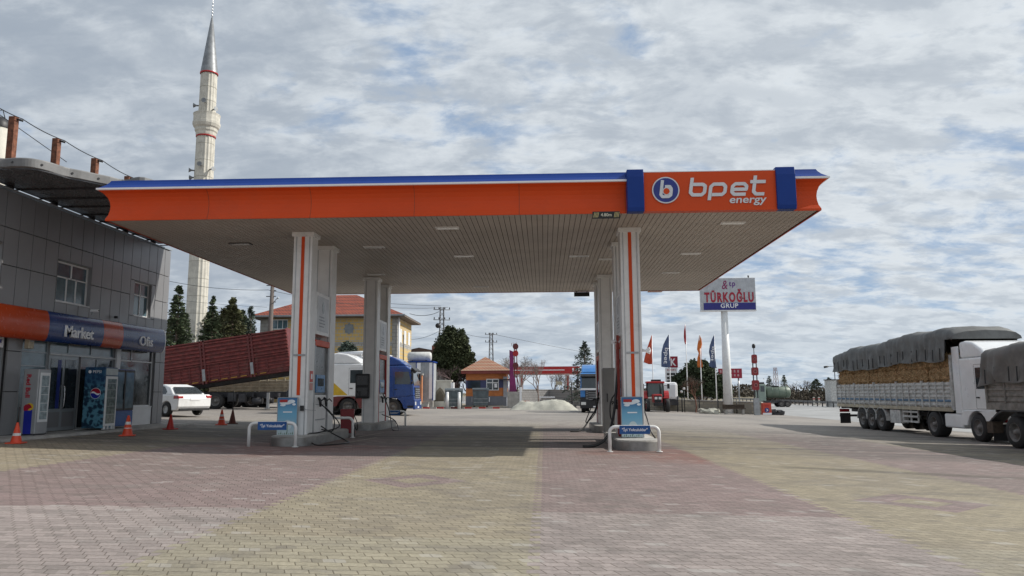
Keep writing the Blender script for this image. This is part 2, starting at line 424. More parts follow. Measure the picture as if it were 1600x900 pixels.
# ================================================================== fuel canopy
cx0,cx1,cy0,cy1,cz=-11.22,6.9,18.52,33.4,5.86
can=thing('fuel_canopy','wide orange and blue flat roof over the pump islands, slatted soffit, eight cladded columns','canopy',((cx0+cx1)/2,(cy0+cy1)/2,0))
def loop(prof,m,name,mi=0):
    mb=MB(); v=[]
    for o,z in prof: v+=[(cx0-o,cy0-o,z),(cx1+o,cy0-o,z),(cx1+o,cy1+o,z),(cx0-o,cy1+o,z)]
    fs=[(i*4+j,i*4+(j+1)%4,(i+1)*4+(j+1)%4,(i+1)*4+j) for i in range(len(prof)-1) for j in range(4)]
    mb.add(v,fs); return mb.build(name,m,can,w=True)
op=[(-.04,cz-.03),(0,cz-.03),(0,cz+.02),(-.045,cz+.12),(-.07,cz+.25),(-.075,cz+.36),(-.06,cz+.47),(-.02,cz+.58),(.05,cz+.67),(.15,cz+.735)]
loop(op,orange,'fascia')
loop([(.15,cz+.735),(.185,cz+.745),(.185,cz+.79),(.15,cz+.80)],trim,'trim_strip')
loop([(.15,cz+.80),(.10,cz+.84),(.03,cz+.90),(-.03,cz+.98),(-.06,cz+1.04),(-.12,cz+1.045)],bluep,'roof_edge')
B((cx0+.1,cx1-.1,cy0+.1,cy1-.1,cz+.95,cz+1.0)).build('roof',steel,can,w=True)
# dark orange joint strips between fascia panels
for k in range(1,7):
    mb=MB(); x=cx0+k*2.66
    if x<2.2: mb.prism([(cy0-o-.003,z) for o,z in op[1:]]+[(cy0-o+.02,z) for o,z in reversed(op[1:])],'x',x,x+.014)
    if x<2.2: mb.build('fascia_joint',mat('dark_joint',(.28,.045,.012),.6),can,w=True)
sm_=MB(); k=0; x=cx0+.02
while x<cx1-.13:
    sm_.box(x,x+.128,cy0+.012,cy1-.012,cz-.012,cz+.003); x+=.142
sm_.build('soffit',soff,can,w=True)
B((cx0+.01,cx1-.01,cy0+.01,cy1-.01,cz+.006,cz+.03)).build('soffit_backing',mat('soffit_gap',(.10,.085,.07),.9),can,w=True)
for (px,py) in ((376,380),(699,355),(725,399),(752,447),(1079,395),(1048,425),(1145,347),(588,428),(1023,455),(905,399),(585,385),(950,404)):
    p=H(px,py,cz); 
    f=B((p.x-.32,p.x+.32,p.y-.14,p.y+.14,cz-.035,cz-.013)).build('light_fitting',white if px!=376 else dsteel,can,w=True)
    B((p.x-.28,p.x+.28,p.y-.10,p.y+.10,cz-.042,cz-.036)).build('diffuser',lamp,f,loc=(0,0,0)).location=(-can.location.x,-can.location.y,0)
def column(x,y,front):
    z0=g(x,y)+.1; wd=.26
    mb=B((x-wd+.02,x+wd-.02,y-.25,y+.25,z0,cz-.012))
    for xx in (x-wd,x+wd-.05): mb.box(xx,xx+.05,y-.262,y+.262,z0,cz-.014)
    gv=B(*[(xx,xx+.014,y-.262,y-.2505,z0,cz-.14) for xx in (x-.19,x+.176)]+[(x+s_*(wd-.018),x+s_*(wd-.014),yy2,yy2+.012,z0,cz-.14) for s_ in (-1,1) for yy2 in (y-.1,y+.09)])
    for s_ in (-1,1): mb.box(x+s_*(wd-.02),x+s_*(wd-.005),y-.09,y+.09,z0,cz-.016)
    c=mb.build('column',cladp,can,w=True,bevel=.006)
    q=gv.build('groove',steel,c); q.location=(-can.location.x,-can.location.y,0)
    mb=B((x-wd-.05,x+wd+.05,y-.31,y+.31,cz-.13,cz-.013)); q=mb.build('column_cap',cladp,c,bevel=.008); q.location=(-can.location.x,-can.location.y,0)
    if front:
        q=B((x-.045,x+.045,y-.262,y-.255,z0+1.2,cz-.14)).build('orange_stripe',orange,c); q.location=(-can.location.x,-can.location.y,0)
        q=B((x-.16,x+.16,y-.272,y-.263,2.42,2.47)).build('name_strip',steel,c); q.location=(-can.location.x,-can.location.y,0)
for x in (-6.62,2.37):
    for y,f in ((20.55,True),(22.55,False),(28.85,False),(30.85,False)): column(x,y,f)
# canopy sign
def sx(px,Y=cy0-.25): return P(px,300,Y).x
ys=cy0-.24
sgn=thing('canopy_sign','orange sign board with round blue emblem and silver lettering on the canopy front','sign',((sx(980)+sx(1243))/2,ys,cz))
z0s,z1s=P(1100,329,ys).z,P(1100,268,ys).z
B((sx(1003),sx(1215),ys,ys+.22,z0s,z1s)).build('sign_board',orange,sgn,w=True)
B((sx(1004),sx(1214),ys-.002,ys+.12,z1s+.002,z1s+.02)).build('sign_edge',trim,sgn,w=True)
for a,b in ((980,1006),(1213,1243)):
    mb=MB(); zz0,zz1=P((a+b)/2,331 if a<1000 else 327,ys).z,P((a+b)/2,265 if a<1000 else 261,ys).z
    mb.prism([(ys+.22,zz0),(ys-.04,zz0),(ys-.07,zz0+.1),(ys-.075,zz1-.2),(ys-.03,zz1),(ys+.32,zz1)],'x',sx(a),sx(b))
    mb.build('blue_band',bluep,sgn,w=True,bevel=.012)
silver=mat('silver_letter',(.62,.63,.64),.35,.2,var=.05)
pp=lambda px,py:P(px,py,ys-.01)
cc=pp(1040,297.5); 
def disc(r,y0,y1,n=40): return MB().prism([(r*math.cos(k*2*pi/n),r*math.sin(k*2*pi/n)) for k in range(n)],'y',y0,y1)
L=sgn.location
em=disc(.335,-.03,0).build('emblem_ring',silver,sgn,loc=cc-L)
disc(.305,-.034,-.03).build('emblem_disc',mat('emblem_blue',(.015,.03,.22),.4),em)
mb=MB(); ribbon(mb,[(-.075,.25),(-.125,-.12),(-.09,-.17),(.06,-.17),(.115,-.13),(.135,.02),(.10,.085),(-.02,.085)],.075,-.014)
mb.build('emblem_letter',silver,em,loc=(0,-.034,0))
disc(.098,-.012,0,20).build('emblem_dot_ring',silver,em,loc=(.012,-.040,-.035))
disc(.075,-.012,0,20).build('emblem_dot',orange,em,loc=(.012,-.0525,-.035))
# lettering strokes
mb=MB(); s_=1/ (F/18.3); sh=.16; wd=.082
def S(pts,closed=False):  # pixel offsets from the panel's letter baseline
    q=[((x-1137)*s_,(303-y)*s_) for x,y in pts]; ribbon(mb,q,wd,-.03,0,closed,sh)
S([(1078,276),(1078,300),(1082,304),(1096,304),(1100,300),(1100,290),(1096,287),(1080,287)])
S([(1109,313),(1109,291),(1113,287),(1128,287),(1132,291),(1132,300),(1128,304),(1112,304)])
S([(1165,304),(1147,304),(1143,300),(1143,291),(1147,287),(1161,287),(1165,291),(1165,296),(1145,296)])
S([(1177,274),(1177,300),(1181,304),(1194,304)]); wd=.0819; ribbon(mb,[((1170-1137)*s_,(303-284)*s_),((1194-1137)*s_,(303-284)*s_)],.082,-.034,0,False,sh)
mb.build('main_lettering',silver,sgn,loc=Vector((pp(1137,303).x,ys,pp(1137,303).z))-L)
tp=pp(1169,315)
text('small_lettering','energy',sgn,Vector((tp.x,ys-.012,tp.z))-L,.26,silver,width=.90,shear=.15,off=.004,ext=.012,height=.19)
# clearance signs under the canopy edge
blk=mat('sign_black',(.012,.012,.012),.5,var=.1)
p=P(947,336,cy0+.02)
cs=thing('clearance_sign','small black height limit sign with yellow hatching under the front canopy edge','sign',(p.x,cy0+.02,p.z))
B((-.34,.34,-.03,.03,-.085,.085)).build('sign_board',blk,cs)
mb=MB()
for s0 in (-.32,.19):
    for k in range(4): mb.prism([(s0+k*.033,-.065),(s0+k*.033+.014,-.065),(s0+k*.033+.044,.065),(s0+k*.033+.03,.065)],'y',-.034,-.031)
mb.build('hatching',mat('hatch_yellow',(.6,.5,.22),.5),cs)
text('lettering','4.80m',cs,(0,-.033,0),.13,mat('sign_cream',(.6,.57,.45),.5),width=.27,ext=.002,off=.003)
p=P(909,460,cy1-.1)
cs=thing('clearance_sign','plain black back of a height sign hanging under the rear canopy edge','sign',(p.x,cy1-.1,p.z))
B((-.34,.34,-.03,.03,-.09,.10)).build('sign_board',blk,cs); 
B((-.25,-.22,-.01,.01,.10,.15),(.22,.25,-.01,.01,.10,.15)).build('hanger',dsteel,cs)
# ================================================================== pump islands
def island(x,y0,y1,label):
    z=min(g(x,y0),g(x,y1))-.03
    t=thing('pump_island',label,'pump island',(x,(y0+y1)/2,z),0,'concrete pump islands under the canopy')
    w_=.56; h=(y1-y0)/2
    def outl(w,grow):
        pts=[]
        for k in range(13): a=pi+pi*k/12; pts.append((w*math.cos(a),-h+w_+ (w)*math.sin(a)))
        for k in range(13): a=pi*k/12; pts.append((w*math.cos(a),h-w_+(w)*math.sin(a)))
        return pts
    MB().prism(outl(w_,0),'z',0,.27).build('kerb',stain if 0 else conc,t,bevel=.01)
    m=MB(); o=outl(w_+.008,0); n=len(o)
    m.add([(a,b,.02) for a,b in o]+[(a,b,.24) for a,b in o],[(i,(i+1)%n,(i+1)%n+n,i+n) for i in range(n)],0,True); m.build('metal_edge',mat('dull_edge',(.30,.30,.29),.4,.6,var=.2,dirt=.4),t)
    MB().prism(outl(w_-.03,0),'z',.271,.285).build('deck',mat('island_deck',(.40,.39,.37),.8,var=.15,dirt=.3),t,bevel=.004)
island(-6.62,19.45,24.0,'long round ended pump island at the left front of the forecourt')
island(-6.62,27.6,31.6,'pump island at the left rear beneath the black box column')
island(2.37,19.1,24.0,'steel edged pump island at the right front, red pavers around it')
island(2.37,27.4,31.6,'pump island at the right rear behind the tall grey cabinet')
hosem=mat('hose_rubber',(.012,.012,.013),.4,var=.2)
pos_=mat('display_panel',(.05,.20,.42),.3,var=.3,scale=5); pglass=mat('pump_recess',(.13,.135,.13),.3,var=.3)
def curve(pts,n=10):
    out=[];P_=[Vector(p) for p in pts]; P_=[P_[0]*2-P_[1]]+P_+[P_[-1]*2-P_[-2]]
    for i in range(1,len(P_)-2):
        for k in range(n):
            t=k/n; a,b,c,e_=P_[i-1:i+3]
            out.append(.5*((2*b)+(c-a)*t+(2*a-5*b+4*c-e_)*t*t+(3*b-a-3*c+e_)*t**3))
    out.append(P_[-2]); return out
def pump(x,y,label,hs,redcase=False):
    z=g(x,y)+.25
    t=thing('fuel_dispenser',label,'fuel pump',(x,y,z),0,'fuel dispensers between the canopy columns')
    B((-.24,.24,-.58,.58,0,1.05)).build('lower_cabinet',white,t,bevel=.015)
    B((-.2,.2,-.62,.62,1.05,2.42),).build('middle_housing',pglass,t,bevel=.01)
    for s in (-1,1): B((-.26,.26,s*.66-.045,s*.66+.045,0,2.55)).build('side_frame',redp if redcase else steel,t,bevel=.01)
    B((-.27,.27,-.70,.70,2.42,2.6)).build('head',orange,t,bevel=.02)
    tb=B((-.24,.24,-.66,.66,2.75,3.95)).build('top_sign',white,t,bevel=.01)
    B((-.05,.05,-.5,-.42,2.6,2.75),(-.05,.05,.42,.5,2.6,2.75)).build('bracket',steel,t)
    for s in (1,-1):
        rz=(pi/2,0,pi/2*s)
        B((s*.241,s*.246,-.56,.56,2.85,3.85)).build('sign_face',mat('sign_face_grey',(.5,.51,.52),.4),tb)
        m=MB(); m.prism([(.13*math.cos(k*pi/8)*(.6+.4*(k%2)),3.55+.17*math.sin(k*pi/8)) for k in range(16)],'x',s*.247,s*.252); m.build('round_emblem',steel,tb)
        B(*[(s*.247,s*.251,-.36,.1+.05*(k%3),3.25-k*.09,3.28-k*.09) for k in range(4)]).build('printed_lines',mat('print_grey',(.22,.23,.25),.5),tb)
        B((s*.2,s*.235,-.42,.42,1.12,1.62)).build('display',pos_,t,bevel=.01)
        B((s*.236,s*.239,-.3,.3,1.3,1.52)).build('screen',glass,t)
        B((s*.241,s*.25,-.45,.45,.35,.38),(s*.241,s*.25,-.45,.45,.78,.8)).build('panel_joint',steel,t)
        for k in (-.28,.28):
            nz=MB(); nz.tube([(s*.26,k,.98),(s*.32,k,.9),(s*.33,k,.72)],[.03,.045,.03],8); nz.tube([(s*.33,k,.88),(s*.42,k,.94),(s*.5,k,.86)],[.02,.018,.014],6)
            nz.build('nozzle',hosem,t)
    for pts,r in hs:
        MB().tube(curve([Vector(p)-Vector((x,y,z)) for p in pts]),r,8).build('hose',hosem,t)
    return t
def gz(x,y,d_=.03): return (x,y,g(x,y)+d_)
pump(-6.62,21.55,'front left fuel dispenser with orange head and blue display',[([(-6.28,21.3,1.1),(-6.0,21.2,.9),(-5.75,21.3,.5),(-6.2,20.9,.35),(-6.35,20.4,.32),(-6.0,19.8,.1),gz(-5.55,19.9),gz(-5.35,20.8),gz(-5.7,21.8),(-6.05,21.6,.3),(-6.3,21.4,.5)],.018),
   ([(-6.3,21.75,1.0),(-6.05,21.8,.7),(-6.05,21.7,.35),(-6.35,21.6,.4)],.018)])
pump(-6.62,29.85,'rear left fuel dispenser with red frame beside the far columns',[([(-6.28,29.5,1.4),(-6.0,29.3,.8),(-5.8,28.8,.35),gz(-5.55,27.9),gz(-5.35,28.0),(-5.7,28.9,.4),(-6.3,29.5,.6)],.02),
   ([(-6.95,28.2,1.5),(-7.2,28.0,.5),(-7.35,27.9,.12),(-7.2,28.0,.1)],.02)],True)
pump(2.37,21.55,'front right fuel dispenser hidden behind the striped column, thick hose on the paving',[([(2.08,21.1,2.3),(1.98,21.0,1.5),(1.92,20.9,1.0),(1.82,20.7,.6),(1.66,20.4,.25),(1.42,20.2,.06),gz(1.15,20.15),gz(1.0,20.1)],.036),
   ([(2.68,20.9,1.0),(2.72,20.4,.7),(2.8,20.2,.35),(2.95,20.0,.1),gz(3.0,20.2)],.02),([(2.1,21.2,1.5),(1.85,21.1,1.2),(1.8,21.0,.8),(1.9,21.1,.5)],.018)],True)
pump(2.37,29.85,'rear right fuel dispenser behind the grey cabinet with trailing hose',[([(2.1,29.4,1.4),(1.95,29.0,.8),(1.7,28.6,.45),(1.45,28.3,.12),gz(1.2,28.1),gz(.95,28.0)],.03),([(2.1,29.3,1.2),(1.9,28.9,.6),(1.55,28.7,.3),(1.75,28.9,.8)],.018)],True)
# U shaped guard rails
def guard(x,y,label,plate=True,w_=1.2,h=.60,plate_px=None):
    t=thing('guard_rail',label,'guard rail',(x,y,g(x,y)),0,'white bent pipe guards round the pump islands')
    a=w_/2; r=.14
    pts=[(-a,0,0),(-a,0,h-r)]+[(-a+r-r*math.cos(k*pi/10),0,h-r+r*math.sin(k*pi/10)) for k in range(1,6)]+[(a-r+r*math.sin(k*pi/10),0,h-r+r*math.cos(k*pi/10)) for k in range(0,6)]+[(a,0,0)]
    MB().tube(pts,.042,12).build('pipe',postw,t)
    for s in (-a,a): MB().cyl((s,0,0),(s,0,.012),.08,.08,14).build('foot_plate',postw,t)
    if plate:
        pl=B((-.36,.38,-.062,-.052,h-.17,h+.035)).build('plate',mat('plate_blue',(.01,.08,.27),.4),t)
        text('lettering','"İyi Yolculuklar"',pl,(.01,-.063,h-.065),.1,trim,width=.62,ext=.001,off=.002)
    return t
guard(-6.90,19.22,'white pipe guard with blue plate before the left front column')
guard(2.19,18.86,'white pipe guard with blue plate before the right front column')
guard(-6.47,23.3,'plain white pipe guard behind the left front pump, red cart beside it',False)
guard(-6.42,31.9,'white pipe guard at the far end of the left rear island',True)
# posters on the front columns
def postermat():
    m=bpy.data.materials.new('poster_sky'); m.use_nodes=True; tt=m.node_tree; b=tt.nodes['Principled BSDF']
    x,y,z=xyz(tt,tt.nodes.new('ShaderNodeTexCoord').outputs['Object'])
    c=mixc(tt,z.sm(.0,.55),(.50,.60,.62),(.16,.42,.60)); c=mixc(tt,z.sm(.5,1.0),c,(.03,.14,.33))
    tt.links.new(c,b.inputs['Base Color']); b.inputs['Roughness'].default_value=.3; return m
pskym=postermat()
def skyposter(x,y,z0,w_,h,label):
    t=thing('poster',label,'poster',(x,y,z0),0)
    B((-w_/2,w_/2,-.02,.02,0,h)).build('board',pskym,t)
    B((-w_/2-.015,-w_/2,-.025,.025,-.01,h+.01),(w_/2,w_/2+.015,-.025,.025,-.01,h+.01),(-w_/2,w_/2,-.025,.025,h,h+.015)).build('frame',steel,t)
    m=MB(); n=14
    for cx,cz_,a,b in ((-.05,.86,.2,.045),(.1,.90,.12,.05),(-.12,.8,.09,.03),(.17,.82,.06,.03)):
        m.prism([(cx*w_*2+a*w_*1.6*math.cos(k*2*pi/n),cz_*h+b*h*math.sin(k*2*pi/n)) for k in range(n)],'y',-.024-.001*len(m.v)/28,-.0205)
    m.build('cloud_print',mat('cloud_print',(.72,.78,.82),.4),t)
    B((-w_*.4,.0,-.034,-.031,h*.88,h*.95)).build('red_banner',redp,t)
    B((-w_*.22,w_*.25,-.024,-.021,h*.60,h*.63)).build('printed_line',trim,t)
    m=MB(); m.prism([(.02+.11*math.cos(k*2*pi/16),h*.27+.13*math.sin(k*2*pi/16)) for k in range(16)],'y',-.024,-.021); m.build('dandelion_print',mat('pale_print',(.55,.66,.68),.4),t)
    m=MB(); 
    for k in range(9):
        xx=-w_*.4+k*w_*.1; m.prism([(xx-.012,.02),(xx+.012,.02),(xx+.004,.07+.03*math.sin(k*2.1))],'y',-.028,-.025)
    m.prism([(.005,.05),(.018,.05),(.022,h*.27),(.012,h*.27)],'y',-.028,-.025)
    m.build('grass_print',mat('green_print',(.05,.14,.04),.5),t)
skyposter(-6.86,20.20,.32,.52,.98,'sky blue poster leaning on the left front column')
skyposter(2.30,20.20,.24,.54,1.03,'sky blue poster standing on the right front column base')
# small red notices on the left front column's side, boxes
t=thing('notice','small red and white notice on the side of the left front column','sign',(-6.355,20.55,1.72))
B((0,.008,-.13,.13,0,.3)).build('upper_sheet',mat('notice_red',(.6,.08,.06),.5),t); B((0,.008,-.13,.13,-.22,-.03)).build('lower_sheet',mat('notice_pink',(.55,.25,.22),.5),t)
B((.009,.011,-.07,.07,.08,.22)).build('pictogram',trim,t)
t=thing('paper_dispenser','black wall box hung on the left rear column front','box',(-6.88,28.52,1.22))
B((-.22,.30,-.12,.06,0,.92)).build('case',dark,t,bevel=.03); B((-.17,.25,-.13,-.121,.1,.4),(-.17,.25,-.13,-.121,.5,.85)).build('door_panel',mat('box_sheen',(.03,.03,.033),.25),t)
t=thing('junction_box','small black box with a grey cable on the left front column','box',(-6.50,20.28,1.02)); B((-.045,.055,-.03,0,-.07,.07)).build('case',dark,t,bevel=.006); MB().tube(curve([(.05,-.02,-.02),(.2,0,-.05),(.35,.1,-.06)]),.006,6).build('cable',steel,t)
# grey cabinet
t=thing('fluid_cabinet','tall grey cabinet with purple lettering on the right island','cabinet',(2.09,23.5,g(2.1,23.5)+.25))
B((-.28,.24,-.1,.5,0,1.93)).build('case',mat('cabinet_grey',(.22,.21,.20),.45,.3,var=.05),t,bevel=.012)
fp=B((.06,.235,-.108,-.101,.05,1.85)).build('front_panel',mat('panel_white',(.50,.50,.52),.4),t)
text('lettering','AdBlue',fp,(.148,-.110,1.0),.2,mat('purple_print',(.06,.03,.2),.4),rot=(pi/2,pi/2,0),width=1.5,height=.13,ext=.001)
MB().cyl((-.16,-.12,.9),(-.16,-.12,1.15),.012,n=6).build('handle',dark,t)
B((-.3,.26,-.12,.52,-.03,0)).build('plinth',stain,t)
# orange-red hose post with two white spot lamps by the right column
t=thing('hose_mast','narrow red mast with small white lamps beside right front column','mast',(2.05,21.0,g(2,21)+.25))
B((-.035,.035,-.04,.04,0,2.75)).build('mast',mat('dark_red_steel',(.25,.03,.02),.5),t)
for s in (-1,1): MB().tube([(0,0,2.55),(s*.09,-.06,2.58),(s*.16,-.12,2.55)],[.02,.045,.06],10).build('lamp_head',trim,t)
t=thing('spot_lamp','white twin spot lamp on the right side of the striped column','lamp',(2.64,20.5,2.5))
for k in (0,1): MB().tube([(0,0,k*.05),(.1,-.02,.0),(.22,-.05,-.04+k*.1)],[.02,.03,.055],10).build('lamp_head',trim,t)
# extinguisher cart
t=thing('extinguisher_cart','dark red wheeled cart standing behind the left pump','cart',(G(549,680).x,24.2,g(-6,24.2)),.2)
mb=MB(); mb.prism([(-.19,.1),(.19,.1),(.22,.86),(-.22,.86)],'y',-.16,.16); mb.build('body',mat('cart_red',(.20,.015,.02),.45,dirt=.25),t,bevel=.03)
for s in (-.2,.22):
    wq=MB().lathe([(.0,-.03),(.12,-.03),(.13,0),(.12,.03),(0,.03)],16,(s,.02,.13),'x').build('wheel',rub,t); MB().lathe([(0,-.034),(.06,-.034),(.06,.034),(0,.034)],12,(s,.02,.13),'x').build('hub',redp,wq)
MB().tube([(-.18,.2,.8),(-.18,.28,.98),(.18,.28,.98),(.18,.2,.8)],.014,8).build('handle',dark,t)
MB().tube(curve([(.2,-.1,.7),(.32,-.15,.4),(.3,-.1,.2),(.18,-.17,.5)]),.014,6).build('hose',hosem,t)
# ================================================================== cones
def cone(px,py,h,label,bands=2,pole=0,col=None):
    p=G(px,py); t=thing('traffic_cone',label,'traffic cone',p,px*.01,'traffic cones along the forecourt edge')
    col=col or coner; r0,r1=h*.25,h*.05
    B((-h*.36,h*.36,-h*.36,h*.36,0,.035)).build('base',col,t,bevel=.008)
    MB().lathe([(r0,.03),(r1,h),(r1*.6,h+.005)],20).build('body',col,t)
    for k in range(bands):
        a,b=(.30,.50) if bands==1 else ((.24,.40),(.56,.70))[k]
        MB().lathe([(r0+(r1-r0)*a+.004,h*a),(r0+(r1-r0)*b+.004,h*b)],20).build('reflective_band',conew,t)
    if pole: MB().cyl((0,0,h*.9),(0.01,0,h+pole),.018,n=8).build('pole',dark,t)
cone(25,693,.50,'orange cone with one white band and dark stick in front of the tall silver cooler',1,.38)
cone(199,681,.58,'orange and white banded cone in front of the shop office window',2)
cone(266,671,.50,'plain red cone without bands at the shop corner',0,col=mat('cone_red',(.5,.03,.02),.5))
cone(346,664,.58,'small banded orange cone, left of the pair before the tipper trailer',2)
cone(363,662,.55,'dark worn cone with black pole, right of the pair before the tipper',0,.75,col=mat('cone_worn',(.12,.035,.025),.7))
# ================================================================== shop building
FX=-14.5; YE=28.46; Y0=12.0; ZB=.33
shop=thing('shop_building','grey panelled two storey station shop with orange and blue shopfront band','building',(FX,(Y0+YE)/2,0))
B((-24,FX-.45,Y0,YE-.05,-.1,6.92),(-14.95,FX-.2,Y0,YE-.05,3.6,6.92),(FX-.5,FX-.06,19.95,20.45,ZB,3.6),(FX-.5,FX-.06,27.76,YE-.05,ZB,3.6)).build('wall',dsteel,shop,w=True)
mb=MB(); gap=.011; seams=[19.39+.576*k for k in range(-14,16)]+[YE]
wins=[(21.694,23.422,4.17,5.44),(25.726,27.454,4.17,5.44),(17.662,19.39,4.17,5.48),(14.206,15.934,4.17,5.48)]
for i in range(len(seams)-1):
    a,b=seams[i],seams[i+1]
    if b-a<.05: continue
    rows=[(3.82,4.9),(4.9,5.92),(5.92,6.93)]
    for wa,wb,w0,w1 in wins:
        if a>wa-.02 and b<wb+.02: rows=[(3.82,w0),(w1,5.92),(5.92,6.93)]
    for r0,r1 in rows: mb.box(FX-.19,FX+random.Random(i*7+r0).uniform(-.001,.002),a+gap,b-gap,r0+gap,r1-gap)
mb.box(FX-.19,FX,25.737,25.995,4.181,5.43); mb.box(FX-.19,FX,27.195,27.443,4.181,5.43)
mb.build('cladding',clad,shop,w=True); mb=MB()
for a,b in ((19.9,20.48),(27.74,28.1),(28.1,YE)):
    if a==27.74: mb.build('pillar_cladding',clad,shop,w=True); mb=MB()
    for r0,r1 in ((ZB,1.5),(1.5,2.6),(2.6,3.2)): mb.box(FX-.05,FX,a+gap,b-gap,r0+gap,r1-gap)
mb.build('pillar_cladding',clad,shop,w=True); mb=MB()
for k in range(17):
    for r0,r1 in ((ZB,1.7),(1.7,3.2),(3.2,4.9),(4.9,5.92),(5.92,6.93)): mb.box(FX-.03-.565*(k+1)+gap,FX-.03-.565*k-gap,YE-.05,YE,r0+gap,r1-gap)
mb.build('end_cladding',clad,shop,w=True)
B((FX-.12,FX+.03,Y0,YE+.03,6.96,7.0),(FX-9.5,FX-.12,YE-.1,YE+.03,6.96,7.0)).build('parapet_cap',gframe,shop,w=True)
def win(parent,y0,y1,z0,z1,x,panes,fm,gm,dep=.16):
    """framed window facing +x; panes: list of (fraction rect)"""
    f=MB(); t_=.05
    f.box(x-dep,x-dep+.06,y0,y1,z0,z0+t_); f.box(x-dep,x-dep+.06,y0,y1,z1-t_,z1); f.box(x-dep,x-dep+.06,y0,y0+t_,z0+t_,z1-t_); f.box(x-dep,x-dep+.06,y1-t_,y1,z0+t_,z1-t_)
    for a,b,c,d_ in panes:
        f.box(x-dep+.002,x-dep+.055,y0+(y1-y0)*a-.02,y0+(y1-y0)*b+.02,z0+(z1-z0)*c-.02,z0+(z1-z0)*d_+.02)
    w_=f.build('window',fm,parent,w=True)
    q=B((x-dep+.01,x-dep+.03,y0+t_,y1-t_,z0+t_,z1-t_)).build('pane',gm,w_); q.location=-parent.location
    rv=MB(); rv.box(x-dep,x,y0-.012,y0,z0,z1); rv.box(x-dep,x,y1,y1+.012,z0,z1); rv.box(x-dep,x+.01,y0,y1,z1,z1+.012)
    q=rv.build('reveal',clad,w_); q.location=-parent.location
    q=B((x-dep,x+.03,y0,y1,z0-.03,z0)).build('sill',frame,w_); q.location=-parent.location
for wa,wb,w0,w1 in wins:
    if wa>25: wa,wb=25.98,27.2
    if wb-wa>1.5: pn=[(.5,.5,.62,1),(0,1,.62,.62),(.38,.38,0,.62),(.66,.66,0,.62)]
    else: pn=[(.5,.5,0,1),(0,1,.62,.62)]
    win(shop,wa+.03,wb-.03,w0+.02,w1-.02,FX,pn,frame,glassb)
# ground floor glazing in a shallow recess
GX=FX-.32
win(shop,17.9,19.88,ZB+.02,3.2,FX-.1,[(0,1,.72,.72),(.5,.5,0,1)],gframe,glass,.1)
win(shop,13.0,17.8,ZB+.02,3.2,FX-.1,[(0,1,.72,.72),(.33,.33,0,1),(.66,.66,0,1)],gframe,glass,.1)
win(shop,20.5,21.72,ZB+.02,3.2,FX-.05,[(0,1,.80,.80),(0,1,.66,.66)],gframe,glassb,.1)
win(shop,21.74,25.15,2.62,3.2,FX-.05,[(.28,.28,0,1),(.62,.62,0,1)],gframe,glassb,.1)
win(shop,23.28,25.15,ZB+.02,2.6,FX-.05,[(.5,.5,0,1)],gframe,glass,.1)
win(shop,25.4,27.72,.98,3.2,FX-.05,[(0,1,.72,.72),(.38,.38,.72,1)],frame,glass,.1)
B((FX-.14,FX-.04,25.4,27.72,ZB,.96)).build('panel_below_window',frame,shop,w=True)
B((FX-.2,FX,25.18,25.42,ZB,3.2)).build('white_pillar',frame,shop,w=True)
dr=B((FX-.13,FX-.09,21.76,23.24,ZB+.02,2.6)).build('double_door',gframe,shop,w=True)
L0=-shop.location
for a,b in ((21.88,22.44),(22.56,23.14)):
    q=B((FX-.085,FX-.08,a,b,1.0,2.48)).build('door_pane',glass,dr); q.location=L0
    q=B((FX-.088,FX-.083,a,b,.45,.9)).build('lower_panel',clad,dr); q.location=L0
q=MB().tube(curve([(FX-.08,22.5,1.0),(FX-.01,22.5,1.1),(FX-.01,22.5,1.6),(FX-.08,22.5,1.7)]),.016,6).build('door_handle',stain,dr); q.location=L0
q=B((FX-.079,FX-.075,22.2,22.36,1.0,2.45)).build('blue_sticker',navy,dr); q.location=L0
B((FX-.1,FX-.02,Y0,25.42,3.2,3.62),(FX-.1,FX-.02,25.42,28.1,3.2,3.62)).build('lintel',gframe,shop,w=True)
st_=MB().prism([(FX-.3,-.1),(-13.25,-.1),(-13.25,ZB-.06),(-13.3,ZB),(FX-.3,ZB)],'y',Y0,YE+.1).build('step',conc,shop,w=True)
# curved shopfront band
def band(ya,yb,m,nm='fascia_segment'):
    pr=[(FX,2.94),(FX+.30,2.92)]
    for k in range(9): a=-pi/2+pi*k/8; pr.append((FX+.30+.14*math.cos(a),3.36+.44*math.sin(a)))
    pr+=[(FX,3.81)]
    mb=MB(); v=[(x,ya,z) for x,z in pr]+[(x,yb,z) for x,z in pr]; n=len(pr)
    mb.add(v,[(i,i+1,i+1+n,i+n) for i in range(n-1)],0,True); mb.add(v,[tuple(range(n)),tuple(reversed(range(n,2*n)))])
    return mb.build(nm,m,shop,w=True)
orange2=mat('shop_orange',(.50,.06,.012),.24,var=.06,coat=.2); blue2=mat('shop_blue',(.014,.045,.18),.24,var=.06,coat=.2)
yy=lambda px:-14.06/P(px,550,1).x
band(Y0,20.9,orange2); band(20.904,23.6,blue2); band(23.604,24.73,orange2); band(24.734,27.55,blue2); band(27.553,27.6,trim,'end_cap')
text('lettering','Market',shop,Vector((FX+.45,22.3,3.27))+L0,.4,trim,rot=(pi/2,0,pi/2),width=1.4,off=.005,ext=.025,height=.34)
text('lettering','Ofis',shop,Vector((FX+.45,26.17,3.27))+L0,.4,trim,rot=(pi/2,0,pi/2),width=.86,off=.003,ext=.025,height=.34)
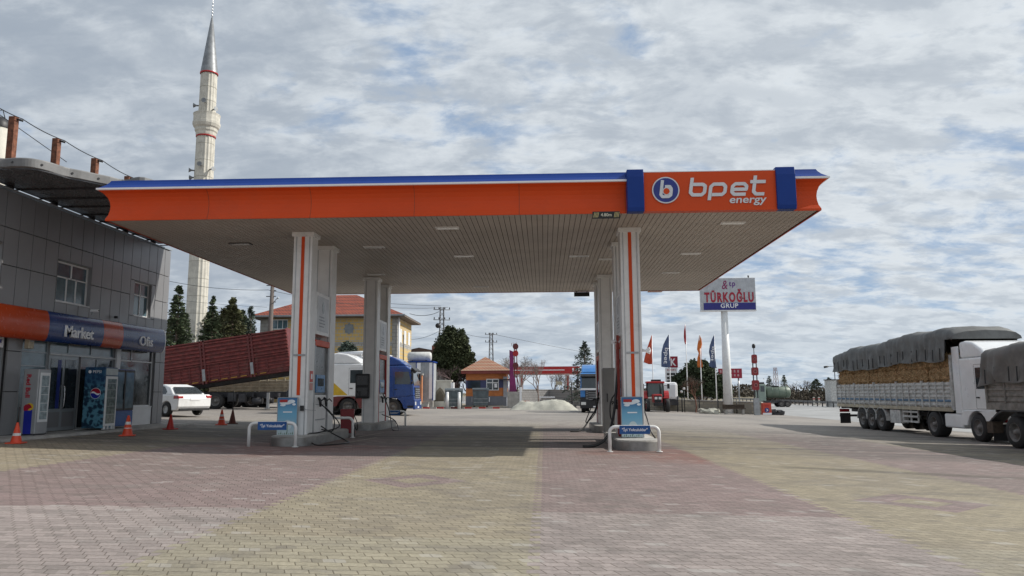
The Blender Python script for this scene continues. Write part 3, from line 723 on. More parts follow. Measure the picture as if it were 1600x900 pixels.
# round overhanging roof
RZ=7.12
rim_px=[(0,247),(25,246),(50,247.5),(77,253.5),(104,262),(127,266.5),(150,271.5),(172,276),(195,281)]
ro=[(H(a,b,RZ+.24).x,H(a,b,RZ+.24).y) for a,b in rim_px]
ro=[(-14.72,17.35),(-14.0,17.45)]+[q for q in ro if q[0]>-13.9]+[(-10.98,19.85),(-10.7,21.3),(-10.5,23.3),(-10.5,25.6),(-10.8,27.2),(-11.4,27.75),(-13,27.9),(-14.72,27.9)]
ro=[(p.x,p.y) for p in curve([(x,y,0) for x,y in ro],5)]
n=len(ro); mxr=sum(x for x,y in ro)/n; myr=sum(y for x,y in ro)/n
def ring(gw_,z): return [(mxr+(x-mxr)*(1-gw_/5),myr+(y-myr)*(1-gw_/5),z) for x,y in ro]
mb=MB(); v=ring(.1,RZ)+ring(0,RZ+.02)+ring(0,RZ+.22)+ring(.06,RZ+.25)
mb.add(v,[tuple(reversed(range(n))),tuple(range(3*n,4*n))]+[(i*n+j,i*n+(j+1)%n,(i+1)*n+(j+1)%n,(i+1)*n+j) for i in range(3) for j in range(n)])
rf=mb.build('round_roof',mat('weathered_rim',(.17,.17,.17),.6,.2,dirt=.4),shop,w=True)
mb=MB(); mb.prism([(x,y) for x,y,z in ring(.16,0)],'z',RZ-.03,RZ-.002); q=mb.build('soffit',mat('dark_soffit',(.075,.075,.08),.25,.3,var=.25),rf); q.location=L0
for k in range(9):
    yb=19.9+k*1.0; xs_=max(x for x,y in ro if abs(y-yb)<.7)
    q=B((FX-.2,xs_-.5,yb-.02,yb+.02,RZ-.06,RZ-.032)).build('soffit_rib',dsteel,rf); q.location=L0
for k in range(14,60,9):
    x,y=ro[k]; q=MB().cyl((x-.05,y+.05,RZ+.12),(x+.012,y-.012,RZ+.12),.03,n=10).build('bolt',dark,rf); q.location=L0
for y in (19.6,21.5,23.4,25.4,27.3): B((FX-.2,FX-.08,y-.12,y+.12,7.0,RZ-.032)).build('roof_support',dsteel,shop,w=True)
# posts with wires on the roof
for k,(px,pt) in enumerate(((22,183),(89,217),(149,248),(200,276))):
    top=PX(px,pt,-14.6)
    t=thing('rusty_post',['tallest rusty square post on the round shop roof, at the left','rusty square post on the round roof, second from the left','short looking rusty post on the roof, third from the left','far post on the roof just showing above the canopy edge'][k],'post',(top.x,top.y,RZ+.24),0,'rusty posts on the round roof')
    h=top.z-RZ-.24
    B((-.09,.09,-.09,.09,0,h)).build('post',rust,t,bevel=.01); B((-.11,.11,-.11,.11,0,.03)).build('base_plate',rust,t)
    MB().tube([(.09,0,h-.06),(.2,.1,h-.08)],.03,6).build('insulator',dark,t)
def wire(a,b,sag,label,r=.012,group=None):
    a=Vector(a);b=Vector(b); pts=[a.lerp(b,k/12)-Vector((0,0,sag*4*(k/12)*(1-k/12))) for k in range(13)]
    t=MB().tube([p-a for p in pts],r,5).build('overhead_wire',dark,None,loc=a); return tag(t,label,'wire',group)
rp=[PX(px,pt,-14.6) for px,pt in ((-50,146),(22,185),(89,219),(149,250),(200,278))]
WG='cables along the roof posts'
nm=['cable running from the tallest rusty post out of the frame','cable between the first and second rusty roof posts','cable between the second and third rusty roof posts','cable between the third and last rusty roof posts']
for k in range(4): wire(rp[k]+Vector((.2,.05,0)),rp[k+1]+Vector((.2,.05,0)),.05,nm[k],.014,WG)
wire(P(-5,176,20.3),P(104,253,23.5),.0,'lower cable slanting to the roof edge bolt',.012)
t=thing('roof_cistern','pale round cistern with black dome at the left edge above the roof','tank',(P(-6,240,24).x,24,6.7))
MB().lathe([(0,0),(.33,0),(.33,P(0,196,24).z-6.7),(.0,P(0,196,24).z-6.7)],20).build('tank',stone,t)
zt=P(0,196,24).z-6.7
MB().lathe([(.36,zt-.1),(.36,zt+.02),(.28,zt+.2),(.1,zt+.3),(0,zt+.32)],20).build('dome',dark,t)
MB().tube([(-.2,0,zt+.2),(-.15,0,zt+.5),(.1,0,zt+.55),(.2,0,zt+.25)],.015,6).build('lifting_hoop',dark,t)
# wall fittings
t=thing('wall_siren','small beige box unit on the pillar under the orange band','box',(FX+.03,20.6,2.86)); B((0,.14,-.11,.11,-.17,.17)).build('case',beigeb,t,bevel=.02); B((.141,.146,-.06,.06,.02,.1)).build('vent',steel,t)
t=thing('security_camera','white camera on top of the orange band','camera',(FX+.25,23.2,3.9)); B((-.02,.02,-.02,.02,0,.1)).build('bracket',steel,t); B((-.05,.2,-.05,.05,.1,.18)).build('body',trim,t,bevel=.02); B((.2,.205,-.03,.03,.12,.16)).build('lens',dark,t)
t=thing('security_camera','tiny dark camera above the blue band near the small window','camera',(FX+.02,24.75,3.98)); B((0,.08,-.015,.015,0,.03)).build('bracket',steel,t); B((.06,.16,-.045,.045,-.03,.05)).build('body',dark,t,bevel=.01)
t=thing('speaker_box','tan box fixed over the shop door','box',(FX,22.7,3.05)); B((0,.16,-.17,.17,-.14,.14)).build('case',mat('tan_box',(.22,.18,.13),.7),t,bevel=.01); B((.161,.165,-.1,.1,-.08,.08)).build('grille',dark,t)
t=thing('window_sign','white sign with red lettering in the left shop window','sign',(FX-.1,19.35,2.92)); B((0,.02,-.48,.48,-.24,.24)).build('board',trim,t); B((.021,.024,-.4,.4,.06,.14)).build('red_line',redp,t); B((.021,.024,-.4,.4,-.12,-.02)).build('blue_line',navy,t)
# ================================================================== coolers
t=thing('drinks_cooler','tall silver cooler with red lettering on its side beside the shop door','cooler',(-13.87,20.28,ZB))
B((-.22,.22,-.25,.25,.03,1.78)).build('cabinet',mat('cooler_silver',(.34,.35,.36),.35,.3,var=.05),t,bevel=.03)
q=B((.221,.235,-.2,.2,.35,1.68)).build('door',frame,t); B((.236,.24,-.15,.15,.42,1.6)).build('pane',mat('cool_glass',(.30,.37,.39),.1,var=.3,scale=8,spec=.8),q)
B(*[(.241,.243,-.15,.15,z,z+.012) for z in (.62,.85,1.08,1.3)]).build('shelf_edges',frame,q)
text('red_lettering','Red Bull',t,(-.06,-.254,1.32),.2,mat('letter_red',(.36,.01,.03),.4),rot=(pi/2,pi/2,0),width=.62,ext=.001,off=.006,height=.13)
B((-.12,.10,-.256,-.2505,.04,.68)).build('blue_stripe',mat('stripe_blue',(.01,.02,.30),.4),t)
m=MB(); m.prism([(.02+.11*math.cos(k*pi/8),.76+.10*math.sin(k*pi/8)) for k in range(16)],'y',-.2565,-.2508); m.build('yellow_sun',mat('sun_yellow',(.65,.42,.03),.4),t)
m=MB(); m.prism([(-.13,.66),(-.03,.66),(.02,.72),(.09,.74),(.06,.80),(.0,.84),(-.1,.82),(-.14,.76)],'y',-.259,-.257); m.build('red_bull_shape',mat('letter_red',(.5,.01,.03)),t)
B((-.2,-.14,-.2,.2,0,.03),(.14,.2,-.2,.2,0,.03)).build('feet',dark,t)
def iceprint():
    m=bpy.data.materials.new('ice_print'); m.use_nodes=True; tt=m.node_tree; b=tt.nodes['Principled BSDF']
    ob=tt.nodes.new('ShaderNodeTexCoord').outputs['Object']; x,y,z=xyz(tt,ob)
    n=noise(tt,ob,4.5,6,.65,1.2); vo=tt.nodes.new('ShaderNodeTexVoronoi'); vo.inputs['Scale'].default_value=9; tt.links.new(ob,vo.inputs['Vector'])
    c=mixc(tt,(n+E(tt,vo.outputs['Distance'])*.5-.25).sm(.42,.66),(.006,.028,.06),(.10,.26,.35))
    c=mixc(tt,z.sm(1.1,1.6,0,.75),c,(.01,.05,.13))
    tt.links.new(c,b.inputs['Base Color']); b.inputs['Roughness'].default_value=.35; return m
ice=iceprint()
t=thing('drinks_cooler','tall cooler with icy blue artwork and a red white blue ball emblem','cooler',(-13.78,23.14,ZB+.02))
B((-.33,.33,-.33,.33,.04,1.90)).build('cabinet',ice,t,bevel=.02)
q=B((.331,.36,-.31,.31,.1,1.62)).build('door',frame,t,bevel=.01); B((.361,.364,-.24,.24,.18,1.54)).build('pane',mat('fridge_inside',(.10,.14,.13),.12,var=.5,scale=9,spec=.8),q)
B(*[(.365,.367,-.24,.24,z,z+.012) for z in (.45,.7,.95,1.2,1.4)]).build('shelf_edges',steel,q)
B((.331,.35,-.31,.31,1.66,1.86)).build('header',mat('header_pale',(.42,.47,.47),.4),t); B(*[(.28,.37,y,y+.05,0,.1) for y in (-.28,-.1,.1,.23)]).build('feet',frame,t)
m=MB(); cyy,czz=.05,1.1
def half(sgn_,mi,yo):
    pts=[]
    for k in range(13): a=pi*k/12; pts.append((cyy+.155*math.cos(a),czz+sgn_*.155*math.sin(a)))
    for k in range(1,6): u_=k/6; pts.append((cyy-.155+.31*u_, czz+.035*math.sin(u_*2*pi)*1+sgn_*.025))
    return pts
m.prism([(cyy+.165*math.cos(k*pi/12),czz+.165*math.sin(k*pi/12)) for k in range(24)],'y',-.3335,-.331); m.build('emblem_white',trim,t)
m=MB(); m.prism(half(1,0,0),'y',-.336,-.334); m.build('emblem_red',mat('letter_red',(.5,.01,.03)),t)
m=MB(); m.prism(half(-1,0,0),'y',-.336,-.334); m.build('emblem_blue',mat('stripe_blue',(.01,.02,.3)),t)
text('lettering','PEPSI',t,(.06,-.335,1.76),.1,trim,width=.26,ext=.001)
m=MB(); m.prism([(-.17+.05*math.cos(k*pi/8),1.76+.05*math.sin(k*pi/8)) for k in range(16)],'y',-.3345,-.331); m.build('small_ball',trim,t)
t=thing('display_fridge','double glass door fridge with a blue base by the office window','cooler',(-14.05,24.4,ZB+.02))
B((-.3,.3,-.62,.62,.04,1.88)).build('cabinet',navy,t,bevel=.015)
B((.301,.315,-.6,.6,.06,.52)).build('blue_base',mat('base_blue',(.015,.09,.30),.35),t)
for a,b in ((-.6,-.01),(.01,.6)):
    q=B((.301,.325,a,b,.55,1.85)).build('door',dark,t,bevel=.006); B((.326,.329,a+.06,b-.06,.62,1.78)).build('pane',glassb,q)
B((.326,.36,-.06,-.03,.9,1.4)).build('handle',dark,t)
# ================================================================== minaret
MY=75.0
mx=P(305,530,MY).x; mz=g(mx,MY)
mt=thing('minaret','tall fluted pale stone minaret with grey lead cone behind the shop','minaret',(mx,MY,mz))
zz=lambda py:P(327,py,MY).z-mz
px1=MY/F
def drum(y0,y1,r0,r1,nm): return MB().lathe([(r0,y0),(r1,y1)],96,flute=16,fl=.075).build(nm,stone,mt)
sh1=drum(-1,zz(214),1.05,.93,'shaft'); drum(zz(182),zz(117),.86,.83,'upper_shaft')
m=MB()
for k in range(1,16):
    z=zz(214)*k/15.5; m.lathe([(1.053-.12*k/15.5,z),(1.056-.12*k/15.5,z+.035)],64,flute=16,fl=.07)
for k in range(1,3): z=zz(182)+(zz(117)-zz(182))*k/3; m.lathe([(.862,z),(.862,z+.035)],64,flute=16,fl=.07)
m.build('joint_ring',mat('stone_joint',(.33,.31,.25),.9),mt)
MB().lathe([(.95,zz(214)),(1.0,zz(212)),(1.03,zz(208)),(1.12,zz(206)),(1.14,zz(202)),(1.27,zz(200)),(1.38,zz(196)),(1.38,zz(194.5)),(1.38,zz(192.5)),(1.31,zz(192)),(1.31,zz(181)),(1.36,zz(180.5)),(1.36,zz(179.5)),(1.36,zz(179.5)),(1.22,zz(191)),(.8,zz(191))],16,smooth=False).build('balcony',stone,mt)
for a,b,r in ((215.5,213,.99),(117,114.5,.92)): MB().lathe([(r-.05,zz(a)),(r,zz(a)+.03),(r,zz(b)-.03),(r-.06,zz(b))],32).build('red_ring',redp,mt)
MB().lathe([(.90,zz(115)),(.86,zz(112)),(.10,zz(28)),(0,zz(27))],24).build('cone_roof',lead,mt)
pr=[(.03,zz(28))]
for k in range(5):
    z=zz(25)+k*.36; r=.13-.015*k; pr+=[(.03,z-.12),(r,z),(.03,z+.12)]
pr+=[(.02,zz(0)),(.0,zz(-1))]
MB().lathe(pr,12).build('finial',stain,mt)
for py,aa in ((166,(-1,-.25,.9)),(164,(.15,-1,.9)),(174,(.95,-.5,.9)),(262,(.1,-1,.98)),(267,(.9,-.5,.98)),(268,(-.9,-.45,.98)),(277,(-1,0,.98))):
    dv=Vector((aa[0],aa[1],0)).normalized(); c=Vector((0,0,zz(py))); r=aa[2]
    s=MB().tube([c+dv*(r-.05),c+dv*(r+.22),c+dv*(r+.5)],[.07,.09,.25],12); s.build('loudspeaker',lead if 1 else steel,mt)
# ================================================================== wheels and vehicles
def wheel(par,x,y,r,wd,rimm=None,z=None,flat=False):
    z=r if z is None else z; s=1 if y>0 else -1
    t=MB().lathe([(r*.55,-wd/2),(r*.93,-wd/2),(r,-wd/2+.04),(r,wd/2-.04),(r*.93,wd/2),(r*.55,wd/2)],28,ax='y').build('wheel',rub,par,loc=(x,y,z))
    q=MB()
    if rimm is alloy:
        q.lathe([(0,.4*wd),(r*.16,.42*wd),(r*.18,.25*wd),(r*.6,.2*wd),(r*.66,.48*wd)],28,ax='y')
        if s<0: q.v=[(a,-b,c) for a,b,c in q.v]
        for k in range(9):
            a=k*2*pi/9; y1=s*wd*.46
            q.add([(math.cos(a+o)*rr_,y1*(1 if rr_>.2*r else .9),math.sin(a+o)*rr_) for o,rr_ in ((-.12,r*.62),(.12,r*.62),(.25,r*.15),(-.25,r*.15))],[(0,1,2,3)])
    else:
        q.lathe([(0,wd*.5),(r*.17,wd*.5),(r*.2,wd*.34),(r*.42,wd*.12),(r*.52,wd*.2),(r*.56,wd*.5),(r*.6,wd*.505)],28,ax='y')
        for k in range(8):
            a=k*pi/4; q.lathe([(0,wd*.22),(.022,wd*.2),(.022,wd*.1)],6,(r*.31*math.cos(a),0,r*.31*math.sin(a)),'y')
        if s<0: q.v=[(a,-b,c) for a,b,c in q.v]
    q.build('rim',rimm or rim,t)
    return t
def cab(name,label,cat,loc,rz,body,stripe=None,fend=None,front_detail=True,lower=None,scale=1,dirty=False,cream=None,tank=True,rear_ax=-3.6):
    t=thing(name,label,cat,loc,rz); t.scale=(scale,)*3
    W=1.22; fend=fend or body; lower=lower or body
    c=MB().prism([(-.95,1.05),(-.95,3.08),(.78,3.08),(1.10,2.86),(1.30,1.80),(1.34,1.20),(.62,1.10),(-.62,1.10)],'y',-W,W).build('cab_body',body,t,bevel=.07,seg=3)
    arch=[(1.34,1.19),(1.38,.42),(.70,.42),(.62,.68),(.48,.90),(.28,1.04),(0,1.09),(-.28,1.04),(-.48,.90),(-.62,.68),(-.66,.55),(-1.0,.55),(-1.0,1.09),(-.6,1.14),(.6,1.14)]
    MB().prism(arch,'y',-W-.015,W+.015).build('fender',fend,t,bevel=.03)
    MB().prism([(1.395,.36),(1.42,.40),(1.40,.95),(1.37,.98),(1.3,.98),(1.3,.36)],'y',-W-.02,W+.02).build('bumper',lower,t,bevel=.03)
    # glass
    ws=MB(); ws.prism([(1.115,2.84),(1.315,1.86),(1.335,1.86),(1.135,2.84)],'y',-W+.10,W-.10); ws.build('windscreen',glass,t,bevel=.01)
    MB().prism([(1.12,2.80),(1.36,2.72),(1.38,2.80),(1.15,2.98)],'y',-W+.04,W-.04).build('sun_visor',dark,t,bevel=.01)
    for s in (-1,1):
        sw=MB().prism([(.12,1.92),(1.06,1.92),(1.12,2.15),(.98,2.70),(.12,2.70)],'y',s*(W-.01),s*(W+.008)).build('side_window',glass,t)
        dj=MB()
        for a,b,c_,d_ in ((.04,.05,1.2,2.82),(1.13,1.14,1.2,1.95),(.05,1.13,1.19,1.2)): dj.box(a,b,s*(W+.0),s*(W+.004),c_,d_)
        dj.box(.05,1.02,s*(W+.0),s*(W+.004),2.81,2.82); dj.build('door_joint',dark,t)
        B((.1,.28,s*(W+.0),s*(W+.03),1.58,1.63)).build('door_handle',dark,t,bevel=.008)
        m=MB(); m.tube([(1.08,s*W,2.62),(1.28,s*(W+.22),2.66),(1.28,s*(W+.22),1.95),(1.1,s*W,1.98)],.018,6); m.build('mirror_arm',dark,t)
        B((1.2,1.32,s*(W+.10),s*(W+.32),2.16,2.62)).build('mirror',dark,t,bevel=.03); B((1.2,1.3,s*(W+.12),s*(W+.30),1.92,2.10)).build('wide_mirror',dark,t,bevel=.03)
        B((1.385,1.425,s*(W-.42),s*(W-.05),.62,.84)).build('headlight',lamp,t,bevel=.015)
        B((.95,1.3,s*(W+.016),s*(W+.05),.50,.60)).build('step',dark,t); 
    gr=B((1.30,1.355,-.85,.85,1.02,1.72)).build('grille',dark,t,bevel=.01)
    B(*[(1.356,1.372,-.8,.8,1.06+k*.13,1.11+k*.13) for k in range(5)]).build('grille_bars',steel,gr)
    MB().prism([(1.373+.0,1.40)]*0+[(.13*math.cos(k*pi/10),1.42+.13*math.sin(k*pi/10)) for k in range(20)],'x',1.373,1.385).build('round_emblem',stain,gr)
    B((1.40,1.428,-.26,.26,.44,.54)).build('number_plate',trim,t)
    # roof spoiler
    MB().prism([(-.95,3.08),(-.98,3.70),(-.6,3.74),(-.1,3.66),(.4,3.42),(.82,3.10)],'y',-W+.06,W-.06).build('roof_deflector',body,t,bevel=.09,seg=3)
    for s in (-1,1): B((-1.42,-.96,s*(W-.06),s*(W),.98,3.55)).build('side_fairing',body,t,bevel=.02)
    if stripe:
        for s in (-1,1): MB().prism([(-.93,1.2),(.0,1.2),(-.93,2.0)],'y',s*(W+.001),s*(W+.006)).build('corner_stripe',stripe,t)
    B((-4.4,1.0,-.42,-.32,.72,.98),(-4.4,1.0,.32,.42,.72,.98),(-4.4,-4.3,-.4,.4,.72,.95)).build('chassis',dsteel,t)
    for s in (-1,1):
        B((rear_ax+.75,-1.0,s*.62,s*1.2,.42,.98)).build('fuel_tank' ,cream or steel,t,bevel=.07,seg=3)
        q=MB(); 
        for k in range(9): 
            a=k*pi/8; 
        pts=[(rear_ax+.66*math.cos(a_*pi/10),.52+.66*math.sin(a_*pi/10)) for a_ in range(11)]; pts+= [(rear_ax+.62*math.cos(a_*pi/10),.52+.62*math.sin(a_*pi/10)) for a_ in range(10,-1,-1)]
        q.prism(pts,'y',s*.6,s*1.22); q.build('mudguard',dark,t)
        wheel(t,0,s*1.06,.51,.30); wheel(t,rear_ax,s*1.02,.51,.5)
    MB().cyl((rear_ax-.4,0,1.12),(rear_ax+.5,0,1.12),.5,.5,8).build('fifth_wheel',dsteel,t)
    return t
def trailer_base(t,x0,x1,axles,zf=1.15,leg=True):
    B((x0,x1,-.5,-.4,zf-.42,zf-.1),(x0,x1,.4,.5,zf-.42,zf-.1),*[(x,x+.08,-1.15,1.15,zf-.24,zf-.1) for x in [x0+.3+k*1.1 for k in range(int((x1-x0-.4)/1.1))]]).build('chassis',dsteel,t)
    for s in (-1,1):
        for a in axles: wheel(t,a,s*1.04,.50,.42)
        B((x0+.02,x0+.09,s*.65,s*1.15,.75,.92)).build('tail_light',redl,t)
    B((x0,x0+.08,-1.15,1.15,.5,.62)).build('rear_bar',dsteel,t); [B((x0+.05,x0+.07,min(s_*.6,s_*1.15),max(s_*.6,s_*1.15),.15,.7)).build('mud_flap',dark,t) for s_ in (-1,1)]
def sideboard(mb,x0,x1,y,z0,z1,n,s,ribs=3,slat=5,mi=0,mf=0):
    """dropside boards: panels with ribs and horizontal slats, outward is s*y"""
    L=(x1-x0)/n
    for k in range(n):
        a,b=x0+k*L+.03,x0+(k+1)*L-.03
        mb.box(a,b,y-.02*s,y,z0,z1,mi); H_=(z1-z0)
        for j in range(slat):
            zc=z0+H_*(j+.5)/slat; mb.prism([(y,zc-H_*.3/slat),(y+.03*s,zc-H_*.18/slat),(y+.03*s,zc+H_*.18/slat),(y,zc+H_*.3/slat)],'x',a+.02,b-.02,mi if not(mf and j==1) else mf)
        for j in range(ribs+1):
            xx=a+(b-a)*j/ribs; mb.box(xx-.03,xx+.03,y-.001*s,y+.05*s,z0-.02,z1+.02,mi)
        mb.box(b-.01,b+.07,y-.03*s,y+.06*s,z0-.06,z1+.08,mi)
# ------- straw truck (heads towards the camera along -Y)
TX=15.95+1.2; cy_=28.9; zg=g(TX-1.2,33)
ct=cab('straw_truck','white high roofed truck cab pulling the straw trailer','truck',(TX,cy_,zg),-pi/2,wpaint,cream=wpaint,rear_ax=-3.1)
TL=14.5; x1_=-1.6; x0_=-13.3
st=thing('flatbed_trailer','grey and blue dropside trailer loaded with straw under a tarpaulin','trailer',(TX,cy_,zg),-pi/2)
trailer_base(st,x0_,x1_,(x0_+3.2,x0_+4.25,x0_+5.3),1.2)
B((x0_,x1_,-1.2,1.2,1.1,1.2)).build('deck',wood,st)
for s in (-1,1):
    m=MB(); sideboard(m,x0_,x1_,s*1.2,1.22,2.2,5,s,4,6,0,1); m.build('side_boards',[galv,blueb],st)
    B((x0_,x1_,s*1.2,s*1.25,1.05,1.2)).build('side_rail',beigeb,st)
    for k in range(3): 
        a0=x0_+(3.2,4.25,5.3)[k]; pts=[(a0+.62*math.cos(a*pi/8),.5+.62*math.sin(a*pi/8)) for a in range(9)]+[(a0+.59*math.cos(a*pi/8),.5+.59*math.sin(a*pi/8)) for a in range(8,-1,-1)]
        MB().prism(pts,'y',s*.82,s*1.26).build('mudguard',galv,st)
    B((x0_+6.2,x0_+7.2,s*.85,s*1.22,.42,1.02)).build('tool_box',galv,st,bevel=.02)
    B(*[(x0_+7.4,x0_+8.8,s*1.16,s*1.2,z,z+.08) for z in (.5,.72,.92)]+[(x,x+.06,s*1.14,s*1.19,.5,1.05) for x in (x0_+7.4,x0_+8.1,x0_+8.74)]).build('underrun_guard',galv,st)
B((x1_-.02,x1_+.06,-1.24,1.24,1.1,3.25),(x1_+.06,x1_+.1,-1.24,-1.16,1.1,3.25)).build('head_board',galv,st)
B((x0_-.1,x0_-.02,-1.2,1.2,1.1,2.5)).build('tail_board',galv,st)
# straw bales, stacked two wide on the trailer
rnd=random.Random(5)
def noisy_box(lx,ly,lz,nx,ny,nz,amp,seed,tuft=0):
    rn=random.Random(seed); vs={}; m=MB(); idx={}
    def vid(i,j,k):
        if (i,j,k) not in idx:
            idx[(i,j,k)]=len(vs); p=[(i/nx-.5)*lx,(j/ny-.5)*ly,k/nz*lz]
            e_=sum((i in(0,nx),j in(0,ny),k in(0,nz)))
            f=1-.05*(e_-1)
            vs[len(vs)]=(p[0]*f+rn.gauss(0,amp),p[1]*f+rn.gauss(0,amp),(p[2]-lz/2)*f+lz/2+rn.gauss(0,amp))
        return idx[(i,j,k)]
    fs=[]
    for i in range(nx):
        for j in range(ny):
            fs+=[(vid(i,j,0),vid(i,j+1,0),vid(i+1,j+1,0),vid(i+1,j,0)),(vid(i,j,nz),vid(i+1,j,nz),vid(i+1,j+1,nz),vid(i,j+1,nz))]
    for i in range(nx):
        for k in range(nz):
            fs+=[(vid(i,0,k),vid(i+1,0,k),vid(i+1,0,k+1),vid(i,0,k+1)),(vid(i,ny,k),vid(i,ny,k+1),vid(i+1,ny,k+1),vid(i+1,ny,k))]
    for j in range(ny):
        for k in range(nz):
            fs+=[(vid(0,j,k),vid(0,j,k+1),vid(0,j+1,k+1),vid(0,j+1,k)),(vid(nx,j,k),vid(nx,j+1,k),vid(nx,j+1,k+1),vid(nx,j,k+1))]
    m.add([vs[i] for i in range(len(vs))],fs)
    if tuft:
        for q in range(tuft):
            f=fs[rn.randrange(len(fs))]; c=sum((Vector(vs[i]) for i in f),Vector())/4
            o_=Vector((c.x,c.y,c.z-lz/2)); o_.normalize(); a_=Vector((rn.gauss(0,1),rn.gauss(0,1),rn.gauss(0,.6))).normalized()*rn.uniform(.04,.10)
            b_=a_.cross(o_).normalized()*.008; c+=Vector((rn.uniform(-.05,.05),rn.uniform(-.03,.03),rn.uniform(-.04,.04)))
            n_=len(m.v); m.v+=[tuple(c-a_-b_),tuple(c-a_+b_),tuple(c+a_+b_+o_*.03),tuple(c+a_-b_+o_*.03)]; m.f.append((n_,n_+1,n_+2,n_+3)); m.m.append(0); m.sm.append(False)
    return m
bales=[noisy_box(.93,1.10,.56,9,6,7,.016,s,900) for s in range(4)]
bmesh=[b.build('straw_bale',straw).data for b in bales]
for o in [o for o in COL.objects if o.name.startswith('straw_bale')]: bpy.data.objects.remove(o)
for r_ in range(4):
    for k in range(12):
        for s in ((-1,1) if r_<3 else (-1,1)):
            o=bpy.data.objects.new('straw_bale',bmesh[(k+r_)%4]); COL.objects.link(o)
            lx=x0_+.52+k*.97; ly=s*.565+rnd.uniform(-.012,.012)
            # local (lx,ly) -> world for a heading of -90 degrees
            o.location=(TX+ly,cy_-lx,zg+1.2+r_*.525); o.scale=(1,1,.95); o.rotation_euler=(0,0,-pi/2+rnd.uniform(-.04,.04))
            where='facing the forecourt' if s<0 else 'on the road side'
            tier=['bottom','second','third','top'][r_]
            tag(o,f'straw bale in the {tier} layer of the grey trailer {where}','straw bale','straw bales on the grey trailer')
def tarp_mesh(name,label,loc,rz,prof,hw,skirt,m,seed,over=0.0,cat='tarpaulin'):
    """prof: list of (x,ztop), hw half width, skirt: fn(x)->z of lower hem"""
    rn=random.Random(seed); mb=MB(); n=150; x0,x1=prof[0][0],prof[-1][0]; v=[]
    def top(x):
        for (a,za),(b,zb) in zip(prof,prof[1:]):
            if x<=b: u_=(x-a)/(b-a); return za+(zb-za)*u_
        return prof[-1][1]
    sec=18
    folds=[rn.uniform(0,6.28) for _ in range(6)]
    for i in range(n+1):
        x=x0+(x1-x0)*i/n; zt=top(x); zh=skirt(x)
        for j in range(sec+1):
            u_=j/sec
            if u_<.3: q=u_/.3; y=-hw; z=zh+(zt-.35-zh)*q
            elif u_>.7: q=(1-u_)/.3; y=hw; z=zh+(zt-.35-zh)*q
            else: a=pi*(u_-.3)/.4; y=-hw*math.copysign(abs(math.cos(a))**.6,math.cos(a)); z=zt-.35+.35*math.sin(a)**.8
            fold=.05*math.sin(x*5.5+folds[0]+z*2)+.035*math.sin(x*11.3+folds[1]+math.sin(x*2)*2)+.03*math.sin(z*9+x*3)+.03*math.sin(x*3.1-z*4)
            dn=max(0,1-abs(u_-.5)*2)
            yy_=y+(fold if y<0 else -fold)*(1-dn)+ (.05*(1-min(1,(z-zh)/.6)) if z<zh+.6 else 0)*(1 if y>0 else -1)
            zz_=z+(.03*math.sin(x*1.3+folds[2])+.025*math.sin(x*2.9+folds[3]+y)+.02*math.sin(x*7.3+y*4+math.sin(x)*2))*dn
            v.append((x+.02*math.sin(z*7),yy_,zz_))
    k=sec+1
    fs=[(i*k+j,(i+1)*k+j,(i+1)*k+j+1,i*k+j+1) for i in range(n) for j in range(sec)]
    fs+=[tuple(range(k)),tuple(reversed(range(n*k,(n+1)*k)))]
    mb.add(v,fs,0,True); mb.sm[-1]=mb.sm[-2]=False
    t=thing(name,label,cat,loc,rz); mb.build('cover',m,t)
    # hem panel and straps
    for q in range(int((x1-x0)/.62)):
        x=x0+.3+q*.62+.1*math.sin(q*3.7); zh=skirt(x)
        if zh>3.5: continue
        mm=MB(); mm.prism([(x-.008,zh+.05),(x+.006,zh+.05),(x+.03,zh+.52),(x+.018,zh+.52)],'y',-hw-.085,-hw-.05); mm.build('strap',mat('strap_grey',(.05,.05,.05),.8),t)
    return t
tarp_mesh('straw_tarpaulin','dark grey lumpy tarpaulin draped over the straw bales',(TX,cy_,zg),-pi/2,
   [(x0_-.1,3.92),(x0_+.6,4.02),(x0_+2.0,4.16),(x0_+3.2,4.14),(x0_+4.8,4.2),(x0_+6.4,4.30),(x0_+8,4.40),(x0_+9.2,4.38),(x1_-.4,4.44),(x1_+.1,4.36),(x1_+.5,4.15)],1.30,lambda x:2.86+.018*(x+13.3)+.05*math.sin(x*.9)+.03*math.sin(x*3.1) if x<x1_+.02 else 3.85,tarp,3)
# ------- second covered trailer at the right edge
X2=15.05+1.22; zg2=g(X2-1.2,25)
t2=thing('covered_trailer','dusty grey slatted trailer under a taupe tarpaulin at the right edge','trailer',(X2,26.6,zg2),-pi/2)
trailer_base(t2,0,12.5,(1.4,2.7,4.0),1.35)
B((0,12.5,-1.2,1.2,1.25,1.35)).build('deck',wood,t2)
for s in (-1,1):
    m=MB(); sideboard(m,0,12.5,s*1.2,1.42,2.5,6,s,2,6,0); m.build('side_boards',gtrail,t2); B((0,12.5,s*1.18,s*1.25,1.2,1.42)).build('side_rail',gtrail,t2)
    pts=[(-.0,.75),(.55,1.1),(.85,1.2),(4.6,1.2),(4.9,1.0),(4.86,.97),(4.57,1.15),(.88,1.15),(.6,1.05),(.0,.70)]; MB().prism(pts,'y',s*.8,s*1.27).build('mudguard',dsteel,t2)
B((-.06,0,-1.24,1.24,1.2,2.9)).build('tail_board',gtrail,t2)
B((-.05,.3,-1.28,-.95,.42,.8)).build('fender_flap',wood,t2)
tarp_mesh('trailer_tarpaulin','taupe tarpaulin stretched over the trailer at the right edge',(X2,26.6,zg2),-pi/2,[(-.12,3.28),(1,3.36),(4,3.6),(8,3.7),(12.6,3.5)],1.27,lambda x:1.98+.07*x+.05*math.sin(x*2.2),tarp2,8)
